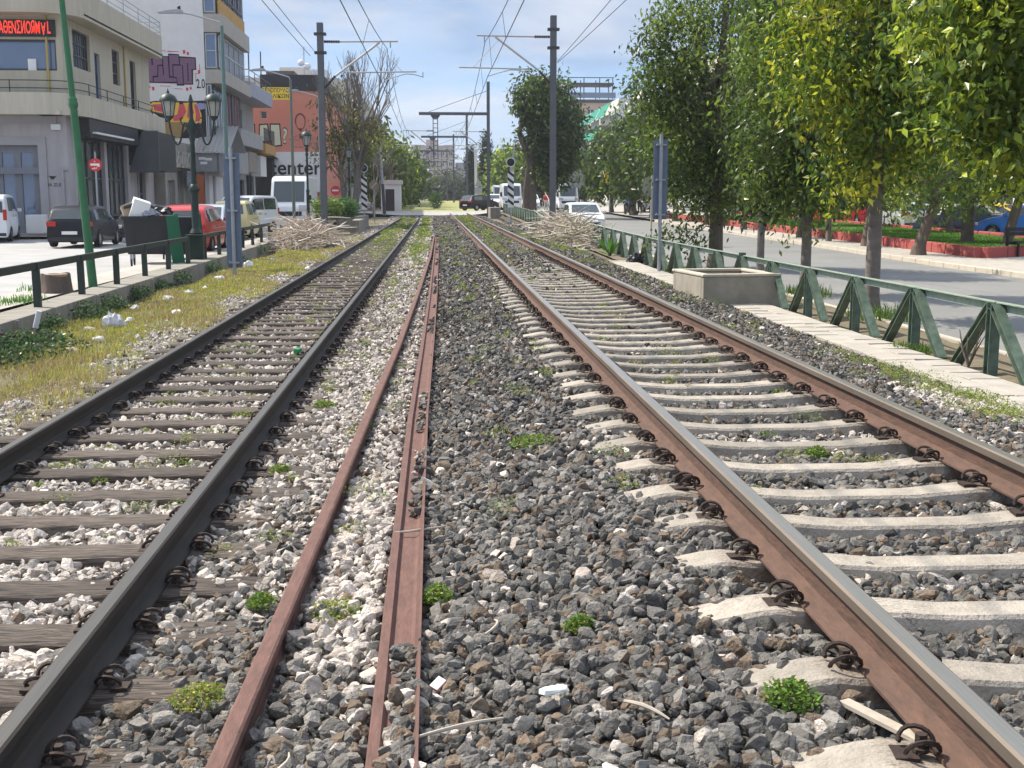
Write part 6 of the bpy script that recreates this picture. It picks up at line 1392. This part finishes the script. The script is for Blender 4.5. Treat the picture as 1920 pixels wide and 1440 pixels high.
def trunk(par, stems, mat, n=10):
    b = MB()
    for pts, r0, r1 in stems:
        k = len(pts); b.tube(pts,[r0+(r1-r0)*i/(k-1) for i in range(k)],n)
    return b.build('trunk', mat, par, smooth=60)
def limbs(base, top, blobs, r, n=9, seed=1):
    r_ = random.Random(seed); out_ = []
    for k in range(n):
        bl = blobs[k % len(blobs)]; z = base[2]+(top[2]-base[2])*r_.uniform(.2,.95); p = Vector((base[0]+(top[0]-base[0])*(z-base[2])/(top[2]-base[2]+1e-6), base[1], z))
        q = Vector((bl[0]+bl[3]*r_.uniform(-.75,.75), bl[1]+bl[4]*r_.uniform(-.75,.75), bl[2]+bl[5]*r_.uniform(-.3,.8)))
        mid = p.lerp(q,.5)+Vector((0,0,-.1*(q-p).length)); out_.append(([p,mid,q], r*r_.uniform(.35,.6), r*.12))
    return out_
DK = [(.075,.12,.024),(.10,.15,.03),(.14,.185,.036),(.055,.09,.022)]
MD = [(.17,.26,.038),(.23,.32,.045),(.09,.145,.026),(.23,.29,.04)]
YG = [(.50,.54,.045),(.36,.45,.04),(.56,.54,.045),(.15,.25,.03),(.11,.19,.028),(.17,.26,.032)]
LG = [(.34,.44,.055),(.42,.48,.06),(.16,.25,.036),(.11,.18,.03),(.13,.21,.03)]
def tree(label, loc, ht, r0, blobs, ncl, per, size, cols, bark='bark', lean=(0,0), name='broadleaf_tree', extra=None, nl=10, group=None, base=None, **kw):
    r = T(name, label, 'tree', loc, 0, group); zb = blobs[0][2]+blobs[0][5]*.35
    st = [([(0,0,-.25),(0,0,.05),(lean[0]*.15,lean[1]*.15,ht*.3),(lean[0]*.6,lean[1]*.6,ht*.7),(lean[0],lean[1],ht)],r0,r0*.74),([(lean[0],lean[1],ht),(lean[0]*1.05,lean[1],(ht+zb)/2),(lean[0]*.9+blobs[0][0]*.3,0,zb)],r0*.74,r0*.2)]
    if base: st.append(([(0,0,-.2),(0,0,.28)], r0*base, r0*.98))
    st += limbs((lean[0],lean[1],ht*.95),(lean[0]*.9,0,zb),[q for q in blobs if q[2] > ht+.25] or blobs[:1],r0,nl,len(label)) + (extra or [])
    trunk(r, st, M[bark]); crown(r, blobs, ncl, per, size, cols, **kw)
    return r
GR = 'roadside trees between the fence and the right road'
tree('nearest roadside tree, yellow green crown over a straight grey trunk',(7.08,19.1,-.32),2.75,.135,[(0,0,4.75,1.4,1.45,2.1),(-.45,-.1,3.0,.65,.7,.95),(.6,.1,3.2,.8,.85,1.0),(-.85,0,4.4,.75,.8,1.1),(.85,-.2,4.3,.75,.8,1.2),(-.5,-.25,2.15,.25,.3,.5)],430,50,.122,YG,'barkgrey',base=1.35,spread=1.65,nl=22)
tree('second roadside tree with a scarred trunk and mid green crown',(7.5,24.0,-.32),1.95,.118,[(0,0,4.2,1.3,1.3,2.4),(-.55,0,2.8,.55,.7,.9),(.5,0,2.5,.55,.7,.8),(.0,-.2,1.95,.5,.5,.5),(-.75,0,5.2,.6,.8,1)],300,50,.13,MD+DK[:2],'barkgrey',base=1.3,spread=1.6,nl=18)
tree('slim pale trunk roadside tree beside the thickest trunk',(8.42,30.8,-.33),2.0,.11,[(.1,0,4.1,1.0,1.2,2.5),(.35,0,2.4,.6,.7,.8),(.2,0,1.8,.3,.4,.4)],900,10,.15,DK+MD[:2]+DK+MD[:1],'barkgrey')
tree('thickest roadside tree with a dark crown and a low sprout of leaves',(7.85,33.4,-.33),2.15,.225,[(-.4,.2,4.6,1.7,1.4,2.6),(-1.05,.1,3.3,.85,.9,1.2),(.4,0,2.8,.8,.9,1.1),(-1.2,0,5.9,.9,1.1,1.2),(-.3,0,2.1,.8,.8,.7),(-1.45,.1,4.7,.75,.8,1.0),(-1.0,-.3,1.05,.28,.2,.16),(-.85,-.3,.55,.4,.25,.12),(-1.6,-.3,.75,.2,.15,.1),(-.2,0,7.4,.9,.9,.8)],380,50,.13,DK+MD,'bark',extra=[([(0,-.1,1.05),(-.35,-.25,1.12),(-.7,-.3,.85),(-.95,-.3,.6)],.022,.006),([(-.5,-.28,1.0),(-1.0,-.3,1.05),(-1.5,-.3,.8)],.014,.004)],base=1.25,nl=26,spread=1.75)
tree('roadside tree at the right edge, light green leaves hanging from above',(7.1,13.2,-.32),2.3,.13,[(0,0,4.3,1.75,1.6,2.0),(-.95,.1,3.3,.75,.8,.9),(-.3,0,2.7,.9,.9,.7),(-1.2,0,4.6,.6,.8,1.1)],2200,10,.122,LG+YG[:2],'barkgrey')
GM = 'trees on the median'
for lab, x, y, ht, r0, lean, rad, top, cols, bk in (('leaning dark trunk on the median by the red kerb corner, green drooping crown',15.15,37.0,1.5,.21,(.45,0),1.75,6.0,LG[2:]+MD,'bark'),
  ('median tree with a slim brown trunk behind the nearest roadside trunk',15.5,42.6,1.9,.17,(.2,0),1.6,6.2,MD+DK,'bark'),('median tree with a whitish thin trunk before the red kerb',15.4,46.5,2.0,.11,(0,0),1.3,5.6,DK,'barkgrey'),
  ('median tree with a short dark trunk in front of the red kerb',15.3,50.0,1.6,.12,(.1,0),1.5,5.6,DK,'bark'),('median tree beside the slim pale roadside trunk',15.5,60,1.9,.16,(.25,0),1.7,6.3,MD+DK,'barkgrey'),
  ('median tree left of the thickest roadside trunk',15.4,68,1.9,.15,(0,0),1.9,6.8,DK,'bark'),('dark tree on the median seen behind the blue sign board',15.2,76,1.9,.17,(0,0),2.2,8.8,DK,'bark'),
  ('thin trunk median tree left of the blue sign board',14.95,83,1.8,.14,(0,0),1.5,7.6,DK+MD[:1],'bark'),('bushy dark median tree with two reddish trunks',15.0,91,1.7,.24,(0,0),2.2,7.3,DK+MD[:1],'bark'),
  ('median tree farthest on the left of the dark group',14.8,101,1.8,.2,(0,0),1.9,6.8,DK+MD[:1],'bark'),('lawn tree at the right edge behind the bench',19.2,39.5,2.2,.19,(.5,0),1.8,5.8,LG+YG[:1],'bark'),
  ('dark lawn tree in front of the navy blue car',18.6,41.2,2.1,.24,(-.05,0),1.6,5.2,LG+MD[:1],'bark'),('small lawn tree on short props beside the maroon car',19.0,52,1.9,.10,(0,0),1.2,4.6,DK,'barkgrey'),('lawn tree near the white car',19.5,60,2.0,.13,(0,0),1.6,5.5,DK,'bark'),('pale trunk tree at the far side of the lawn',22.0,50.5,2.0,.15,(0,0),1.4,5,MD,'barkgrey')):
    s = max(.16,.0042*y); h = (top-ht*.75)/2
    tree(lab,(x,y,zr(y)+.03),ht,r0,[(lean[0],0,ht*.75+h,rad,rad,h),(lean[0]-rad*.45,0,ht*.8+h*.55,rad*.6,rad*.6,h*.55),(lean[0]+rad*.45,0,ht*.75+h*.6,rad*.6,rad*.6,h*.55),(lean[0],0,ht*.75+h*1.6,rad*.65,rad*.65,h*.5)],int(560 if y < 55 else 380),9,s,cols,bk,lean,group=GM,nl=7,base=1.4)
# big pruned tree by the crossing with two stems
tree('big tall dark tree with a forked pruned trunk beside the right mast',(7.05,88,.05),4.4,.40,[(1.3,0,7.2,1.6,1.7,3.0),(.2,0,8.6,1.15,1.3,1.7),(2.2,0,5.4,1.3,1.4,1.8),(1.4,0,4.2,1.3,1.3,1.3),(-.7,0,8.4,.55,.6,.8),(2.7,0,6.9,.9,1,1.4),(-.95,0,5.9,.25,.3,.4),(2.0,0,2.9,.5,.5,.6)],1500,10,.30,DK+MD[:1],'bark',
     extra=[([(-.35,0,-.2),(-.45,0,1.8),(-.15,0,4.0),(-.5,0,5.0),(-.9,0,6.0),(-.75,0,7.2),(-.2,0,8.0)],.28,.12),([(.1,0,3.6),(.9,0,4.4),(1.7,0,5.2)],.2,.12),([(-.45,0,4.9),(-1.15,0,5.05),(-1.2,0,5.35)],.14,.1),([(0,0,4),(.0,0,5.6),(.2,0,7.4)],.18,.1)],name='broadleaf_tree',nl=8)
for k, (x, y, rad, top, cols, lab) in enumerate(((18.0,150,2.6,6.6,DK+MD,'round dull green tree right of the right mast'),(12.8,140,2.4,6.8,DK,'dark green tree seen behind the right mast'),(10.2,158,2.4,6.4,LG,'light green tree right of the crossing signal'),(11.5,172,2.8,7.0,LG+MD[:2],'bright green tree behind the striped signal'),(11.0,200,2.4,6.6,LG+MD[:1],'light green tree left of the striped signal'),(13,205,3.2,8.5,DK+MD[:2],'dark distant tree right of the forked trunk'),
    (-4.9,131,2.2,7.4,LG+MD,'bright green tree behind the guard hut'),(-3.9,145,2.0,6.8,MD+DK,'dark green tree right of the guard hut'),(-4.6,165,2.0,5.6,[(.08,.10,.03),(.06,.085,.03),(.1,.11,.045)],'olive green tree beside the line beyond the hut'),(-7.0,185,2.2,6.5,[(.09,.1,.035),(.07,.085,.03)],'dull olive tree farther along the left of the line'),(-6.8,150,2.4,9.4,DK,'dark pointed evergreen behind the bright green tree'),(2.6,262,2.2,4.6,[(.16,.18,.11),(.12,.14,.08)],'pale grey green tree far down the line'))):
    z = zr(y) if x > 0 else zl(y); h = top*.44
    bl = [(0,0,top-h,rad,rad,h),(-rad*.5,0,top-h*1.25,rad*.6,rad*.6,h*.5),(rad*.5,0,top-h*1.2,rad*.6,rad*.6,h*.5)] if 'pointed' not in lab else [(0,0,5,2,2,2.5),(0,0,7.2,1.2,1.2,1.6),(0,0,8.6,.6,.6,1.3)]
    tree(lab,(x,y,z),top*.3,.2,bl,430,9,.0042*y,cols,'bark',nl=5)
for x, y, top, rd, lab in ((7.0,166,9.6,.62,'taller dark cypress beside the white lamp post'),(5.75,193,9.0,.55,'second dark cypress behind the portal mast')):
    r = T('cypress', lab, 'tree', (x,y,zr(y))); trunk(r,[([(0,0,-.2),(0,0,2),(0,0,top*.9)],.16,.05)],M['bark']); crown(r,[(0,0,top*.42,rd,rd,top*.36),(.1,0,top*.68,rd*.6,rd*.6,top*.24),(0,0,top*.88,rd*.28,rd*.28,top*.14)],700,8,.26,[(.02,.034,.016),(.03,.046,.02)],droop=(.4,1.5),wid=.2)
# bare tree with some olive leaves on the left
def bare(par, base, h, r0, seed, depth=5, spread=.55, up=.25):
    r_ = random.Random(seed); b = MB(); tips = []
    def grow(p, d, L, r, k):
        pts = [p]; rs = [r]; q = p
        for i in range(3): d = (d+Vector((r_.uniform(-.16,.16),r_.uniform(-.16,.16),r_.uniform(-.02,.1)))).normalized(); q = q+d*L/3; pts.append(q); rs.append(r*(1-.13*(i+1)))
        b.tube(pts, rs, 7 if k < 2 else 4, cap=k < 1)
        if k >= depth: tips.append(q); return
        for j in range(2 if r_.random() < .45 else 3):
            dd = (d+Vector((r_.uniform(-1,1),r_.uniform(-1,1),r_.uniform(-.15,.5)))*spread+Vector((0,0,up))).normalized(); grow(pts[-1 if j < 2 else 2], dd, L*r_.uniform(.62,.86), r*.58, k+1)
    for bp, bd, bl, br in base: grow(Vector(bp), Vector(bd).normalized(), bl, br, 0)
    b.build('trunk', M['barkgrey'], par, smooth=60); return tips
r = T('bare_tree','tall bare grey tree behind the left mast, few olive leaves below','tree',(-5.35,80,-.05))
tips = bare(r,[((0,0,-.2),(.05,0,1),3.6,.26),((.15,0,.4),(-.1,0,1),3.2,.22),((-.3,.2,0),(-.25,.1,1),3.4,.17)],13,.3,5)
crown(r,[(-.9,0,6.8,1.4,1.4,2.1),(.5,0,5.4,1.7,1.5,1.3),(-1.3,0,4.4,1.1,1.1,1.1),(1.1,0,6.3,.8,.8,.9)],270,8,.25,[(.30,.26,.05),(.36,.30,.055),(.2,.19,.05),(.12,.14,.045)])
r = T('bare_tree','pollarded tree with a crown of thin bare shoots above the guard hut','tree',(-4.35,121,.4)); b = MB(); b.tube([(0,0,-.2),(0,0,2.4),(0,0,3.6)],[.22,.2,.34],9)
for k in range(34):
    a, e = rnd.uniform(0,2*PI), rnd.uniform(-.1,1.3); d = Vector((math.cos(a)*math.cos(e),math.sin(a)*math.cos(e),math.sin(e))); L = rnd.uniform(.9,1.7); b.tube([Vector((0,0,3.5)),Vector((0,0,3.5))+d*L*.5,Vector((0,0,3.6))+d*L+Vector((0,0,.15))],[.05,.03,.015],4)
b.build('trunk', M['barkgrey'], r, smooth=60)
for x, y, lab, sd in ((-7.2,96,'small bare tree in front of the salmon wall',9),(-5.0,101,'bare thin tree between hut and striped signal',14)):
    r = T('bare_tree',lab,'tree',(x,y,.1)); bare(r,[((0,0,-.2),(.05,0,1),2.4,.13)],6,.2,sd,4,.8,.05)
# weeds and sprouts at the foot of the fence and trees
for k, (x, y, s, lab) in enumerate(((7.05,18.6,.5,'long green grass at the foot of the nearest roadside tree'),(7.3,23.2,.45,'green weeds at the foot of the second roadside tree'),(6.35,11.3,.3,'low weeds at the right edge under the fence'),(6.3,24.2,.4,'tangled weeds behind the concrete trough'),(6.3,30.5,.5,'leafy weeds under the fence by the blue sign post'),(5.9,14.4,.28,'weeds at a fence post beside the paved path'))):
    n = 420; a = npr.uniform(0,2*PI,n); q = s*npr.random(n)**.6; V, Fc, C = blades(np.stack([q*np.cos(a),q*np.sin(a)*1.5,np.zeros(n)],1), npr.uniform(.08,.36,n)*s*1.7, .008, np.array([[.12,.2,.04]])*npr.uniform(.5,1.4,(n,1)), .8)
    o = npmesh('weed_clump', V, Fc, M['weed'], C); o.location = (x,y,zr(y)-.07); tag(o,lab,'weeds')
r = T('dead_shrub','bare dead sticks of a cut shrub at the foot of a near fence post','shrub',(5.85,12.75,-.28)); b = MB()
for k in range(7): a = rnd.uniform(0,2*PI); b.tube([(0,0,0),(.05*math.cos(a),.12*math.sin(a),.18),(.12*math.cos(a)+.03,.22*math.sin(a),rnd.uniform(.25,.5))],[.014,.01,.004],5)
b.build('stems', M['bark'], r)

# ------------------------------------------------------------------ air: far things pale a little
hz = bpy.data.materials.new('haze'); hz.use_nodes = True; t = hz.node_tree; t.nodes.remove(t.nodes['Principled BSDF'])
pv = N(t, 'ShaderNodeVolumePrincipled'); pv.inputs['Color'].default_value = (.86,.91,1,1); pv.inputs['Density'].default_value = .00032; pv.inputs['Anisotropy'].default_value = .25
t.links.new(pv.outputs[0], t.nodes['Material Output'].inputs['Volume'])
o = MB().bb(-2600,2600,-60,1650,-2,40).build('haze', hz); o['kind'] = 'stuff'; o['label'] = 'thin pale air over the far end of the line'
